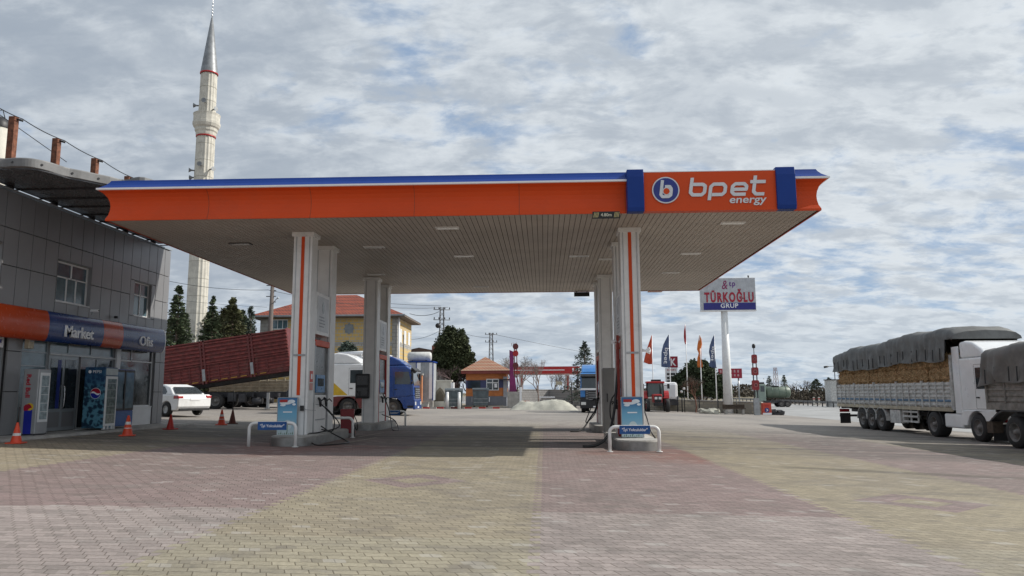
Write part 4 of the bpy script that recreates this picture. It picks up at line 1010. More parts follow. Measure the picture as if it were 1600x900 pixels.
# ------- white truck and red tipper at the left
YW=42.0
gw=XY
a=gw(543,YW)
cab('white_truck','white truck cab with yellow corner patch and maroon fender behind the left pumps','truck',(a.x,a.y+1.2,a.z),0,wpaint,stripe=yellow,fend=maroon,lower=maroon,scale=.93,cream=dsteel)
a=gw(612,YW+1.5)
cab('blue_truck','deep blue truck cab seen from the side beyond the left rear columns','truck',(a.x,a.y+1.4,a.z),0,bpaint,scale=.93,cream=wpaint)
m=MB(); 
tt=thing('white_bumper_unit','small white truck nose parts showing beside the blue cab','vehicle part',(gw(606,41.2).x,41.3,g(-8,41))) if False else None
# blue cab far right, seen head on
a=gw(934,54)
tb=cab('sky_blue_truck','sky blue truck seen head on beside the right rear columns','truck',(a.x,54.9,a.z),-pi/2-.10,bpaint2,scale=.92,cream=wpaint,fend=dark,lower=dark)
B((1.325,1.40,-1.18,1.18,1.74,1.88)).build('white_band',trim,tb); B((1.36,1.40,-.62,1.1,.95,1.70)).build('dark_grille',dark,tb)
[B((1.401,1.412,-.6,1.08,1.02+.13*k,1.06+.13*k)).build('grille_bar',steel,tb) for k in range(5)]
# tipper trailer
TY=47.0; a=gw(337,TY)
tp_=thing('tipper_trailer','maroon tipper trailer with its long ribbed body tilted up','trailer',(a.x,TY+1.2,a.z))
B((-6.0,6.6,-.5,-.38,.72,1.05),(-6.0,6.6,.38,.5,.72,1.05),*[(x,x+.1,-.9,.9,.75,.98) for x in (-3,-1,.7,2.2,3.8,5.2)]).build('chassis',dsteel,tp_)
for s in (-1,1):
    for ax in (-2.7,-1.35,0): wheel(tp_,ax,s*1.03,.50,.42)
    B((.75,1.3,s*.8,s*1.18,.45,1.0),(1.45,1.9,s*.85,s*1.18,.4,.95)).build('air_tank',dsteel,tp_,bevel=.05)
    B((3.2,3.35,s*.9,s*1.05,.0,1.0),(3.1,3.45,s*.85,s*1.1,0,.05)).build('landing_leg',steel,tp_)
    MB().cyl((2.3,s*.95,.5),(2.9,s*.95,.5),.2,n=12).build('air_bottle',dsteel,tp_)
MB().tube([(4.6,0,.9),(5.35,0,2.9)],[.16,.09],12).build('hydraulic_ram',steel,tp_)
piv=Vector((-3.6,0,1.25)); ang=math.atan2(.0,1)
pa,pb=P(257,607,TY),P(449,582,TY); tilt=math.atan2(pb.z-pa.z,pb.x-pa.x)+R(1.0)
zl=P(300,601.5,TY).z-tp_.location.z
bd=MB(); bx0,bx1=-5.6,6.3; hB=2.62
bd.box(bx0,bx1,-1.2,1.2,0,.12); 
rb=MB()
for s in (-1,1):
    bd.box(bx0,bx1,s*1.2-.03,s*1.2+.03,.12,hB)
    for j in range(6):
        z=1.28+j*.235
        rb.prism([(s*1.225,z-.10),(s*1.31,z-.055),(s*1.31,z+.03),(s*1.225,z+.075)],'x',bx0,bx1)
    for j in range(4):
        z=.32+j*.21
        rb.prism([(s*1.225,z-.07),(s*1.275,z-.03),(s*1.275,z+.03),(s*1.225,z+.07)],'x',bx0,bx1)
    rb.box(bx0,bx1,s*1.22,s*1.33,1.10,1.17); rb.box(bx0,bx1,s*1.22,s*1.34,hB-.06,hB+.02)
bd.box(bx1-.04,bx1+.02,-1.2,1.2,.12,hB+.1); bd.box(bx0-.04,bx0+.0,-1.2,1.2,.3,hB)
ox=(pa.x-tp_.location.x)
rot=(0,-tilt,0)
base_at=Vector((300/1.0,0,0)); Lx=P(300,601.5,TY).x-tp_.location.x
org=Vector((Lx,0,zl))-Vector((math.cos(tilt)*0,0,0))
body=bd.build('tipper_body',maroon,tp_,loc=org,rot=rot,bevel=.01)
rb.build('body_ribs',mat('maroon_rib',(.175,.034,.03),.5,var=.35,scale=4,dirt=.4),body)
for s in (-1,1):
    for x in (bx0+.1,-2.1,1.52-.65,3.95): 
        q=MB(); q.box(x-.16,x-.05,s*1.22,s*1.34,-.08,hB+.04); q.box(x+.05,x+.16,s*1.22,s*1.34,-.08,hB+.04); q.build('side_pillar',maroon,body)
        B((x-.1,x+.1,s*1.34,s*1.40,.1,.85)).build('latch_panel',steel,body,bevel=.03)
    for x in [bx0+.6+.62*k for k in range(17)]: B((x-.025,x+.025,s*1.28,s*1.31,.12,1.05)).build('lower_rib',maroon,body)
    B(*[(x+.1,x+.5,s*1.281,s*1.30,.06,.11) for x in [bx0+.6+.62*k for k in range(16)]]).build('reflective_tape',mat('dull_yellow',(.42,.22,.03),.6,dirt=.3),body)
B((bx0,bx1,-.5,-.38,-.22,0),(bx0,bx1,.38,.5,-.22,0)).build('subframe',dsteel,body)
# beige dropside trailer beyond the tipper
a=gw(440,52)
t=thing('beige_trailer','beige slatted trailer side showing under the raised tipper','trailer',(a.x,53,a.z))
m=MB(); sideboard(m,-5.0,5.5,-1.2,1.15,1.95,6,-1,3,4); m.build('side_boards',beigeb,t); B((-5,5.5,-1.2,1.2,1.0,1.12)).build('deck',wood,t)
B((-5,5.5,-.5,-.38,.6,1.0),(-5,5.5,.38,.5,.6,1.0)).build('chassis',dsteel,t)
for s in (-1,1):
    for ax in (-3.2,-2,4.2): wheel(t,ax,s*1.02,.5,.4)
# white box / tarp roll above the white cab
a=gw(549,YW+2.6)
t=thing('white_trailer','white ribbed trailer body rising behind the white cab roof','trailer',(a.x,YW+5.5,a.z))
B((-1.35,1.6,-1.2,1.2,1.1,1.25),).build('deck',dsteel,t)
m=MB(); sideboard(m,-1.35,1.6,-1.2,2.1,3.5,2,-1,2,6); m.box(-1.35,1.6,-1.18,-1.1,1.25,3.45); m.box(-1.35,1.6,1.1,1.2,1.25,3.45); m.box(1.5,1.6,-1.1,1.1,1.25,3.6); m.build('side_boards',white,t)
for s in (-1,1):
    for ax in (-.6,.5): wheel(t,ax,s*1.02,.5,.4)
MB().tube([(-1.4,-.9,3.6),(1.7,-.9,3.75)],.14,10).build('rolled_cover',trim,t)
# ------- white hatchback / saloon
a=gw(263,34.6); a=a-Vector((.828,-1.363,0)); a.z=g(a.x,a.y)
car=thing('parked_car','white saloon car parked behind the shop corner, only its rear in view','car',a,-.5)
CL=[(-2.2,.42),(-2.15,.80),(-1.95,.93),(-.98,.98),(-.35,1.36),(.15,1.46),(.85,1.47),(1.45,1.33),(1.95,1.03),(2.20,.98),(2.26,.80),(2.24,.48),(2.18,.30)]
def loft(par,name,m_,pts,hw_,bev):
    return MB().prism(pts,'y',-hw_,hw_).build(name,m_,par,bevel=bev,seg=4)
# rear of the car points right (+x)
wheelarch=[]
for cxw in (1.40,-1.30):
    pass
low=[(-2.2,.42),(-2.18,.80),(-1.95,.93),(-1.0,1.0),(1.7,1.0),(2.18,.99),(2.26,.82),(2.24,.45),(2.12,.28),(1.76,.26)]+[(1.38+.38*math.cos(a_*pi/10),.32+.37*math.sin(a_*pi/10)) for a_ in range(0,11)]+[(.98,.2),(-.90,.2)]+[(-1.28+.38*math.cos(a_*pi/10),.32+.37*math.sin(a_*pi/10)) for a_ in range(0,11)]+[(-1.68,.26),(-2.12,.28)]
MB().prism(low,'y',-.88,.88).build('body',wpaint,car,bevel=.06,seg=3)
m=MB(); 
def taper(pts,h0,h1,z0,z1):
    mm=MB(); n=len(pts); hh=lambda z:h0+(h1-h0)*(z-z0)/(z1-z0)
    v=[(x,-hh(z),z) for x,z in pts]+[(x,hh(z),z) for x,z in pts]
    mm.add(v,[tuple(range(n)),tuple(reversed(range(n,2*n)))]+[(i,i+n,(i+1)%n+n,(i+1)%n) for i in range(n)],0); return mm
cabp=[(-1.0,.98),(-.35,1.36),(.1,1.46),(.8,1.47),(1.35,1.34),(1.85,1.0)]
taper(cabp,.86,.62,.98,1.47).build('cabin',wpaint,car,bevel=.05,seg=3)
for s in (-1,1):
    def sd(pts):
        hh=lambda z:.868+(.63-.868)*(z-.98)/.49
        n=len(pts); mm=MB(); mm.add([(x,s*hh(z),z) for x,z in pts]+[(x,s*(hh(z)-.02),z) for x,z in pts],[tuple(range(n)),tuple(reversed(range(n,2*n)))]+[(i,i+n,(i+1)%n+n,(i+1)%n) for i in range(n)]); return mm
    sd([(-.75,1.02),(-.3,1.32),(.2,1.40),(.2,1.02)]).build('side_window',glass,car); sd([(.28,1.02),(.28,1.40),(.78,1.40),(.98,1.34),(1.30,1.12),(1.25,1.02)]).build('side_window',glass,car)
    B((1.9,2.262,s*.60,s*.895,.80,.95)).build('tail_light',redl,car,bevel=.03)
    B((.22,.4,s*.885,s*.90,.82,.85)).build('door_handle',wpaint,car); 
    B((.99,1.0,s*.876,s*.884,.3,1.0),(-.0,.01,s*.876,s*.884,.25,1.0)).build('door_joint',dark,car)
    for xx in (1.38,-1.28): wheel(car,xx,s*.80,.32,.2,alloy)
m=MB(); m.add([(1.40,-.60,1.335),(1.40,.60,1.335),(1.84,.74,1.045),(1.84,-.74,1.045)],[(0,1,2,3),(3,2,1,0)]); m.v=[(x+.03,y,z+.012) for x,y,z in m.v]; m.build('rear_window',glass,car)
B((2.258,2.275,-.26,.26,.72,.83)).build('number_plate',trim,car); B((2.2,2.262,-.8,.8,.26,.36)).build('bumper_trim',dark,car)
# ================================================================== trees
def clump(mb,p,sz,rn,ax=None,thin=.35,mi=0):
    a=Vector((rn.gauss(0,1),rn.gauss(0,1),rn.gauss(0,.7))).normalized() if ax is None else (ax+Vector((rn.gauss(0,.35),rn.gauss(0,.35),rn.gauss(0,.3)))).normalized()
    b=a.cross(Vector((rn.gauss(0,1),rn.gauss(0,1),rn.gauss(0,1)))).normalized()*sz*thin; a=a*sz*.5
    n=len(mb.v); mb.v+=[tuple(p-a),tuple(p+b*.6),tuple(p+a),tuple(p-b*.6)]; mb.f.append((n,n+1,n+2,n+3)); mb.m.append(mi); mb.sm.append(False)
TG={}
def conifer(px,Y,ptop,rad,label,seed,m=leafd,dens=1.0,base=.06,group='conifers behind the shop',irr=.25,pbase=None,name='conifer_tree'):
    rn=random.Random(seed); a=XY(px,Y); h=P(px,ptop,Y).z-a.z
    t=thing(name,label,'tree',a,0,group)
    MB().tube([(0,0,-.2),(.03,0,h*.5),(0,0,h*.98)],[h*.022+.03,h*.014,.012],8).build('trunk',bark,t)
    br=MB(); lf=MB(); z=h*base; sz=max(.2,h*.026)
    while z<h*.985:
        f=1-z/h; L=rad*(f**.85)*(1+0)+.06
        nb=rn.randint(5,8)
        for k in range(nb):
            th=rn.uniform(0,2*pi); l=L*rn.uniform(1-irr*1.6,1+irr*.4); dv=Vector((math.cos(th),math.sin(th),0))
            up=rn.uniform(.0,.25); tip=dv*l+Vector((0,0,z+l*(up-.25)))
            if l>.3: br.tube([(0,0,z),dv*l*.5+Vector((0,0,z+l*.12)),tip],[.03*l/rad+.01,.012,.005],4,cap=False)
            nn=int((9+l*15)*dens)
            for q in range(nn):
                u_=rn.random()**.6; c=Vector((0,0,z)).lerp(tip,u_)+Vector((0,0,l*.12*math.sin(pi*u_)))
                w_=l*.22*(1.1-u_)+.04; c+=Vector((rn.gauss(0,w_),rn.gauss(0,w_),rn.gauss(-.03,sz*.3)))
                clump(lf,c,sz*rn.uniform(.7,1.5),rn,dv)
        z+=h*.026*rn.uniform(.6,1.5)
    br.build('branches',bark,t); lf.build('crown',m,t); return t
def blobtree(px,Y,blobs,label,seed,m,leafn,sz,group=None,trunk=True,name='tree',cat='tree',branchm=None,tr=.15):
    """blobs: (px,py,rpx,weight) in the photo's pixels, given a depth of their own round Y"""
    rn=random.Random(seed); a=XY(px,Y); t=thing(name,label,cat,a,0,group); lf=MB(); bb=MB()
    k_=Y/F
    for (bx,by,rp_,asp) in blobs:
        c=P(bx,by,Y)-a; c.y+=rn.uniform(-.5,.5)*rp_*k_; r=rp_*k_
        for q in range(int(leafn*(rp_/20)**2)):
            v_=Vector((rn.gauss(0,1),rn.gauss(0,1),rn.gauss(0,1))).normalized()*r*(rn.random()**.36)*rn.uniform(.8,1.12); v_.z*=asp
            clump(lf,c+v_,sz*rn.uniform(.6,1.5),rn,None,.5)
        if trunk: bb.tube([(0,0,0),(c.x*.35,c.y*.3,c.z*.5),c],[tr,tr*.5,tr*.15],6)
    if trunk: bb.build('trunk',branchm or bark,t)
    lf.build('crown',m,t); return t
def baretree(px,Y,ptop,label,seed,m=barkp,spread=.5,group=None,lev=5,name='bare_tree',leaf=None):
    rn=random.Random(seed); a=XY(px,Y); h=P(px,ptop,Y).z-a.z; t=thing(name,label,'tree',a,0,group); tw=MB(); tr=MB()
    ends=[]
    def go(p,dv,l,r,n,mb):
        mid=p+dv*l*.5+Vector((rn.gauss(0,.05),rn.gauss(0,.05),0))*l; e_=p+dv*l
        mb.tube([p,mid,e_],[r,r*.85,r*.65],5 if n>2 else 3,cap=False)
        if n==0: ends.append(e_); return
        for k in range(3 if n<lev else 4):
            nv=(dv+Vector((rn.gauss(0,spread),rn.gauss(0,spread),rn.uniform(-.05,.3)))).normalized(); go(e_,nv,l*rn.uniform(.62,.86),r*.6,n-1,tw)
    go(Vector((0,0,0)),Vector((rn.gauss(0,.04),0,1)).normalized(),h*.27,h*.016+.02,lev,tr)
    tr.build('trunk',m,t); tw.build('branches',m,t)
    zmax=max(v[2] for v in tw.v); 
    for o in t.children:
        for v in o.data.vertices: v.co=v.co*(h/zmax)
    if leaf:
        lf=MB()
        for e_ in ends:
            for k in range(3): clump(lf,e_*(h/zmax)+Vector((rn.gauss(0,.1),rn.gauss(0,.1),rn.gauss(0,.1))),.12,rn)
        lf.build('crown',leaf,t)
    return t
# conifers behind the tipper and minaret
conifer(271,62,442,2.0,'dark conifer between the shop corner and the minaret',1,dens=1.3)
conifer(283,70,486,2.6,'low dark conifer right behind the minaret base',2,dens=1.2)
conifer(326,66,462,2.2,'dark conifer touching the right side of the minaret',3,dens=1.3)
conifer(345,70,478,2.5,'twin topped green conifer left of the tallest middle one',4,leafo,1.2)
conifer(358,68,461,3.0,'pointed green conifer in the middle above the tipper body',5,leafo,1.3)
conifer(374,72,482,2.4,'darker conifer right of the pointed green one',6,dens=1.1)
conifer(387,71,474,1.9,'thin topped conifer nearest the yellow building',7,leafb,.8)
blobtree(335,76,[(322,508,20,.9),(335,515,22,.8),(348,505,17,.9),(363,500,19,1.0),(376,508,15,1.0),(388,514,12,1),(283,518,22,.9),(272,505,12,1.2),(300,520,20,.8),(353,524,22,.6)],'dense low evergreen hedge behind the tipper trailer',8,leafo,1500,.26,name='evergreen_hedge',cat='hedge')
blobtree(545,66,[(543,541,11,.7),(537,546,9,.6),(550,546,8,.6),(543,555,14,.6)],'small grey green pine top before the yellow building',9,leafb,1500,.2,name='pine_tree')
blobtree(712,70,[(706,540,27,1.0),(690,566,19,.8),(722,565,20,.8),(706,522,11,1.1),(721,532,12,.9),(694,545,17,.9),(733,556,10,.8),(712,583,20,.7),(727,545,9,1.1),(684,556,11,.9),(700,515,5,1.4),(722,521,6,1.3)],'large dark round evergreen with bare lower limbs beside the kiosk',10,leafp,3400,.20,name='evergreen_tree',branchm=barkp,tr=.12)
baretree(718,69,570,'tangle of bare purple grey stems under the dark round tree',11,mat('purple_bark',(.16,.11,.11),.9),.55,lev=5)
baretree(733,69.5,572,'bare shrub leaning between the round tree and the kiosk',12,mat('purple_bark',(.16,.11,.11),.9),.6,lev=4)
conifer(914,70,533,2.7,'open branched cedar left of the sky blue truck',13,leafb,.55,irr=.35,base=.12,group=None)
baretree(840,74,560,'pale bare tree with upright limbs before the far red canopy',14,barkp,.38,lev=5)
baretree(812,90,556,'bare tree left part hidden by the purple totem',15,barkp,.5,lev=5,leaf=leafr)
baretree(866,100,580,'round bare bushy tree under the far red canopy',16,bark,.6,lev=5)
baretree(884,100,583,'smaller bare tree right of the bushy one under the red canopy',17,bark,.6,lev=5)
baretree(788,105,561,'bare tree top rising behind the kiosk roof',18,bark,.5,lev=5)
baretree(757,100,566,'faint bare treetop left of the lattice pylon behind the kiosk',19,bark,.5,lev=4)
blobtree(1095,76,[(1092,592,28,.95),(1062,598,16,.8),(1072,588,14,.9),(1122,600,18,.9),(1134,612,12,.8),(1075,605,20,.8),(1118,605,22,.75),(1085,580,16,1.1),(1106,584,14,1),(1128,615,12,.7),(1062,612,10,.8),(1100,570,7,1.3),(1083,572,6,1.3)],'broad dark conifer behind the flag poles',20,leafd,2600,.26,name='broad_conifer')
baretree(1086,67,588,'small rust brown bare tree between the third and fourth flagpoles',21,mat('rusty_bark',(.20,.10,.07),.9),.5,lev=5,leaf=leafr)
for k,(px,pt,Y,lb) in enumerate(((1240,598,150,'sparse bare tree by the tail of the green tanker'),(1252,594,150,'bare tree with wide limbs right of the tanker'),(1264,600,145,'low bare tree between the wide limbed one and the dark bush'),(1290,602,130,'bare tree before the lamp post'),(1300,596,120,'bare tree at the rear end of the straw trailer'),(1228,604,160,'tiny bare tree above the tanker tail'))):
    baretree(px,Y,pt,lb,30+k,bark,.6,'bare trees beyond the road',4,leaf=leafr if k%2 else None)
conifer(1276,140,591,3.0,'dark conifer in the middle of the far right tree line',41,dens=.7,group='conifers beyond the road')
conifer(1203,190,586,2.4,'small distant conifer left of the lattice mast',42,dens=.6,group='conifers beyond the road')
conifer(1226,170,585,2.0,'small distant conifer right of the lattice mast',43,dens=.6,group='conifers beyond the road')
conifer(1296,135,588,1.8,'narrow conifer next to the double lamp post',44,dens=.6,group='conifers beyond the road')
# far low scrub
rn=random.Random(77); mb=MB()
for k in range(9000):
    u_=rn.random(); px=1185+u_*140; Y=rn.uniform(125,160); p=XY(px,Y); p.z+=abs(rn.gauss(0,.9))+.2
    clump(mb,p,.5,rn,None,.5)
for k in range(12000):
    px=rn.uniform(-200,1190) if k%3 else rn.uniform(950,1200); Y=rn.uniform(230,330); p=XY(px,Y); p.z=rn.random()**2*2.6*(1+.5*math.sin(px*.05))
    clump(mb,p,1.1,rn,None,.5)
tag(mb.build('scrub',leafr),'low brown scrub along the far side of the road',None,None,'stuff')
if 'label' in bpy.data.objects['scrub']: tag(bpy.data.objects['scrub'],cat='scrub')
# ================================================================== buildings behind
BY=75
a=XY(403,BY); b_=XY(619,BY); zg_=a.z
yb=thing('yellow_building','three storey yellow tiled building with red hipped roof','building',((a.x+b_.x)/2,BY+4,zg_))
ze=P(520,497,BY).z; z_b1,z_b2=P(560,534,BY).z,P(560,541,BY).z
x0,x1=a.x,b_.x; D=8.2
m=MB(); m.box(x0,x1,BY,BY+D,zg_-.5,z_b2); m.box(x0,x1,BY,BY+D,z_b1,ze); m.build('wall',ytile,yb,w=True)
for o in (0,):
    B((x0-.01,x1+.01,BY-.02,BY+D+.02,z_b2,z_b1),(x1-.5,x1+.03,BY-.03,BY+.5,zg_-.5,ze),(x0-.03,x0+1.1,BY-.03,BY+.5,zg_-.5,ze)).build('grey_bands',whtile,yb,w=True)
ov=.9
m=MB(); v=[(x0-ov,BY-ov,ze),(x1+ov,BY-ov,ze),(x1+ov,BY+D+ov,ze),(x0-ov,BY+D+ov,ze)]; apz=P(540,461,BY+D/2).z
v+=[(x0+5.2,BY+D/2,apz),(x1-5.2,BY+D/2,apz)]; v=[(p[0],p[1],p[2]+.22) if i<4 else p for i,p in enumerate(v)]
m.add(v,[(0,1,5,4),(1,2,5),(2,3,4,5),(3,0,4)]); rf_=m.build('roof',rooft,yb,w=True)
q=B((x0-ov,x1+ov,BY-ov,BY+D+ov,ze+.02,ze+.20)).build('eave',mat('eave_brown',(.14,.11,.09),.8),rf_); q.location=-yb.location
q=B((x0-ov-.03,x1+ov+.03,BY-ov-.08,BY-ov-.002,ze+.10,ze+.26)).build('gutter',steel,rf_); q.location=-yb.location
def bwin(pxa,pxb,pya,pyb):
    p0=P(pxa,pyb,BY); p1=P(pxb,pya,BY)
    f=B((p0.x,p1.x,BY-.05,BY-.012,p0.z,p1.z)).build('window',frame,yb,w=True)
    n_=3
    q=B(*[(p0.x+(p1.x-p0.x)*(k+.06)/n_,p0.x+(p1.x-p0.x)*(k+.94)/n_,BY-.06,BY-.052,p0.z+.1,p1.z-.1) for k in range(n_)]).build('pane',glassb,f); q.location=-yb.location
bwin(426,450,499,515); bwin(500,520,499,515); bwin(597,609,499,515); bwin(426,450,548,566); bwin(597,609,548,566)
c=P(545.5,513.5,BY); m=MB(); m.prism([(c.x-.55,c.z),(c.x,c.z-.62),(c.x+.55,c.z),(c.x,c.z+.62)],'y',BY-.05,BY-.01); m.prism([(c.x-.42,c.z-.42),(c.x+.42,c.z-.42),(c.x+.42,c.z+.42),(c.x-.42,c.z+.42)],'y',BY-.045,BY-.012); m.build('diamond_ornament',mat('ornament_grey',(.22,.24,.25),.7),yb,w=True)
p=XY(622.0,BY-.1); MB().cyl((p.x,BY-.12,zg_),(p.x,BY-.12,ze),.09,n=10).build('downpipe',trim,yb,w=True)
MB().tube([(x1+.1,BY+3,ze-1.5),(x1+.1,BY+3.2,ze-5)],.05,6).build('wall_cable',dark,yb,w=True)
for k in range(3): B((x1,x1+.05,BY+1.2+k*2.4,BY+2.4+k*2.4,ze-2.4,ze-1.0)).build('side_window',frame,yb,w=True)
# brown roofed house
a=XY(655,95); t=thing('brown_house','low house with dark brown gabled roof and chimney behind the cabin','house',(a.x,97,a.z))
zt=P(655,552,95).z-a.z; za=P(650,545,97).z-a.z
B((-2.2,3.2,-2,2,0,zt)).build('wall',mat('grey_render',(.25,.24,.23),.9),t)
m=MB(); m.prism([(-2.9,zt-.1),(3.4,zt-.1),(3.4,zt+.05),(0,za),(-2.9,zt+.1)],'y',-2.6,2.6); rf_=m.build('roof',mat('brown_tiles',(.09,.06,.05),.85,bump=.5),t)
B((1.3,2.2,-.4,.4,zt+.2,za+.4)).build('chimney',mat('chimney_brick',(.25,.09,.06),.9),rf_); B((2.25,2.6,-.3,.3,zt+.2,za+.9)).build('chimney_pot',trim,rf_)
# blue and white cabin with a water tank
a=XY(657,64); k_=64/F
t=thing('cabin','narrow white and grey clad cabin with blue corners and steps','cabin',(a.x,65.2,a.z))
zt=P(657,566,64).z-a.z
B((-1.1,1.0,-1.1,1.1,.55,zt)).build('wall',mat('cabin_grey',(.40,.42,.44),.5),t,bevel=.02)
B((-.35,-.02,-1.14,-1.1,.7,zt-.05),(.72,.98,-1.14,-1.1,.7,zt-.05)).build('white_panel',trim,t)
for k in range(5): B((.02+k*.14,.05+k*.14,-1.13,-1.1,.75,zt-.1)).build('ribbed_seam',steel,t)
for x in (-.42,1.0): B((x,x+.07,-1.16,-1.08,.55,zt+.02)).build('corner_post',bluep,t)
B((-1.15,1.08,-1.18,1.15,zt,zt+.1)).build('roof',bluep,t)
B((-.6,1.1,-1.5,-1.1,0,.55)).build('base',conc,t)
for k in range(3): B((-1.0,.8,-1.8-.3*k,-1.5-.3*k,0,.42-.14*k)).build('stair',conc,t)
ft=thing('roof_water_tank','white cylindrical water tank lying on the cabin roof','tank',(a.x-.3,65.2,a.z+zt+.1))
MB().lathe([(0,-1.05),(.3,-1.02),(.42,-.9),(.42,.9),(.3,1.02),(0,1.05)],18,(0,0,.42),'x').build('tank',mat('tank_white',(.6,.6,.58),.5,dirt=.3),ft)
for x in (-.6,.6): B((x-.05,x+.05,-.3,.3,0,.12)).build('cradle',dsteel,ft); 
a=XY(653,63); t=thing('brick_pier','orange brick pier at the front of the blue truck','pier',(a.x,63.5,a.z)); B((-.28,.28,-.28,.28,0,2.65)).build('shaft',mat('orange_brick',(.45,.19,.09),.85,bump=.4),t); B((-.34,.34,-.34,.34,2.65,2.8)).build('cap',conc,t)
# stone fountain
a=XY(687,66); t=thing('stone_fountain','carved pale stone fountain with pointed arch niche and basin','fountain',(a.x,66.5,a.z)); h=P(687,596,66).z-a.z
B((-.95,.95,-.3,.3,0,h)).build('back_wall',stone,t,bevel=.02); B((-1.05,1.05,-.38,.38,h,h+.12)).build('cornice',stone,t)
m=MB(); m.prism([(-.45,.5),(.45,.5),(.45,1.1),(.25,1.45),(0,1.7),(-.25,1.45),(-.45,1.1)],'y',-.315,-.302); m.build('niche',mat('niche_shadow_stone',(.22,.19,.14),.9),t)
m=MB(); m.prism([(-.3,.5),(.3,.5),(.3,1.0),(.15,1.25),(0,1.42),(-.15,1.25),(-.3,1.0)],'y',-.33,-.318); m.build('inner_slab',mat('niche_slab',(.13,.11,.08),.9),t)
B((-.75,.75,-.95,-.3,0,.45)).build('basin',stone,t,bevel=.02); B((.97,1.2,-.5,.35,0,h-.1)).build('side_pillar',trim,t)
# low kerb island, white posts and grey bins
def bin_(px,Y,label,w_=1.3,h=1.15):
    a=XY(px,Y); t=thing('waste_container',label,'waste container',a,.1,'grey waste containers by the kiosk')
    m=MB(); m.prism([(-w_/2+.08,.18),(w_/2-.08,.18),(w_/2,h),(-w_/2,h)],'y',-.45,.45); m.build('body',mat('bin_galvanised',(.10,.125,.135),.5,.3,var=.25,dirt=.3),t,bevel=.02)
    m=MB(); m.prism([(-.5,h+.01),(.5,h+.01),(.42,h+.14),(-.2,h+.2),(-.46,h+.1)],'x',-w_/2-.02,w_/2+.02); m.build('lid',mat('bin_lid',(.13,.15,.16),.5,.3),t)
    B(*[(-w_/2+.1,w_/2-.1,-.475,-.45,z,z+.04) for z in (.45,.75)]).build('ribs',steel,t)
    for x in (-w_/2+.15,w_/2-.15):
        for y in (-.35,.35): MB().lathe([(0,-.03),(.09,-.03),(.09,.03),(0,.03)],10,(x,y,.09),'y').build('wheel',rub,t)
    for s in (-1,1): B((s*(w_/2+.02),s*(w_/2+.09),-.06,.06,.5,.9)).build('lifting_lug',trim if s>0 else steel,t)
bin_(709.5,62,'galvanised waste container below the dark round tree',1.45,1.45)
bin_(751,66,'galvanised waste container partly in front of the kiosk wall',1.4,1.5)
for px,lb in ((699,'short white post left of the waste container'),(717.5,'short white post right of the first waste container')):
    a=XY(px,61.3); t=thing('bollard',lb,'bollard',a,0,'white posts by the waste containers'); MB().tube([(0,0,0),(0,0,1.25)],[.13,.11],10).build('post',postw,t); MB().lathe([(.12,1.25),(.1,1.32),(0,1.34)],10).build('cap',trim,t)
m=MB()
for k in range(14):
    p=G(632+k*11,638.5); m.box(p.x-.30,p.x+.30,p.y-.1,p.y+.1,p.z-.05,p.z+.12,k%2)
tag(m.build('kerb',[conc,redp]),kind='structure')
m=MB(); p0=G(690,636); p1=G(795,633); m.box(p0.x-1,p1.x,p0.y+1.5,p0.y+14,p0.z-.1,p0.z+.07); tag(m.build('kerbed_ground',mat('dry_soil',(.27,.235,.18),.95,bump=.5)),kind='structure')
m=[]
for k,(px,py) in enumerate(((741,632),(746,630),(752,628),(757,629),(764,631),(733,635))):
    p=G(px,py); o=noisy_box(.5,.4,.3,3,3,3,.05,k).build('rubble_block',trim if k%2 else stone,None,loc=p,rot=(0,0,k)); tag(o,'pale rubble block lying along the kerb by the kiosk','rubble','rubble blocks along the kerb')
# kiosk
KY=68; a=XY(764,KY); t=thing('kiosk','small orange and blue kiosk with pyramid tile roof','kiosk',(a.x,KY+1.8,a.z))
xl,xr=XY(728,KY).x-a.x,XY(791,KY).x-a.x; zt=P(764,580,KY).z-a.z; za=P(760,556,KY).z-a.z
z1=P(764,594,KY).z-a.z; z2=P(764,606,KY).z-a.z; z3=P(764,619,KY).z-a.z
B((xl,xr,-1.8,1.8,z1,zt),(xl,xr,-1.8,1.8,z3,z2)).build('wall',mat('kiosk_orange',(.50,.17,.05),.7,dirt=.2),t)
B((xl-.01,xr+.01,-1.81,1.81,z2,z1)).build('blue_band',mat('kiosk_blue',(.06,.07,.16),.6,dirt=.2),t)
B((xl-.02,xr+.02,-1.83,1.83,0,z3)).build('grey_plinth',mat('kiosk_plinth',(.16,.17,.20),.7),t)
m=MB(); m.add([(xl-.45,-2.3,zt+.05),(xr+.45,-2.3,zt+.05),(xr+.45,2.3,zt+.05),(xl-.45,2.3,zt+.05),((xl+xr)/2-.2,0,za)],[(0,1,4),(1,2,4),(2,3,4),(3,0,4)]); rf_=m.build('roof',rooft2,t)
B((xl-.4,xr+.4,-2.25,2.25,zt-.22,zt+.04)).build('eave_board',mat('eave_red',(.22,.05,.04),.7),rf_)
wx0,wx1=XY(760,KY).x-a.x,XY(779.5,KY).x-a.x
wz0,wz1=P(764,610,KY).z-a.z,P(764,592,KY).z-a.z
f=B((wx0,wx1,-1.87,-1.815,wz0,wz1)).build('window',frame,t)
B((wx0+.07,(wx0+wx1)/2-.04,-1.878,-1.871,wz0+.07,wz1-.38),((wx0+wx1)/2+.04,wx1-.07,-1.878,-1.871,wz0+.07,wz1-.38),(wx0+.07,(wx0+wx1)/2-.04,-1.878,-1.871,wz1-.3,wz1-.07),((wx0+wx1)/2+.04,wx1-.07,-1.878,-1.871,wz1-.3,wz1-.07)).build('pane',glass,f)
B((wx1-.4,wx1-.15,-1.884,-1.88,wz0+.25,wz0+.6)).build('paper_notice',trim,f)
B((xl+.15,xl+1.3,-1.87,-1.815,z2-.05,z1+.0)).build('dark_window',glass,t)
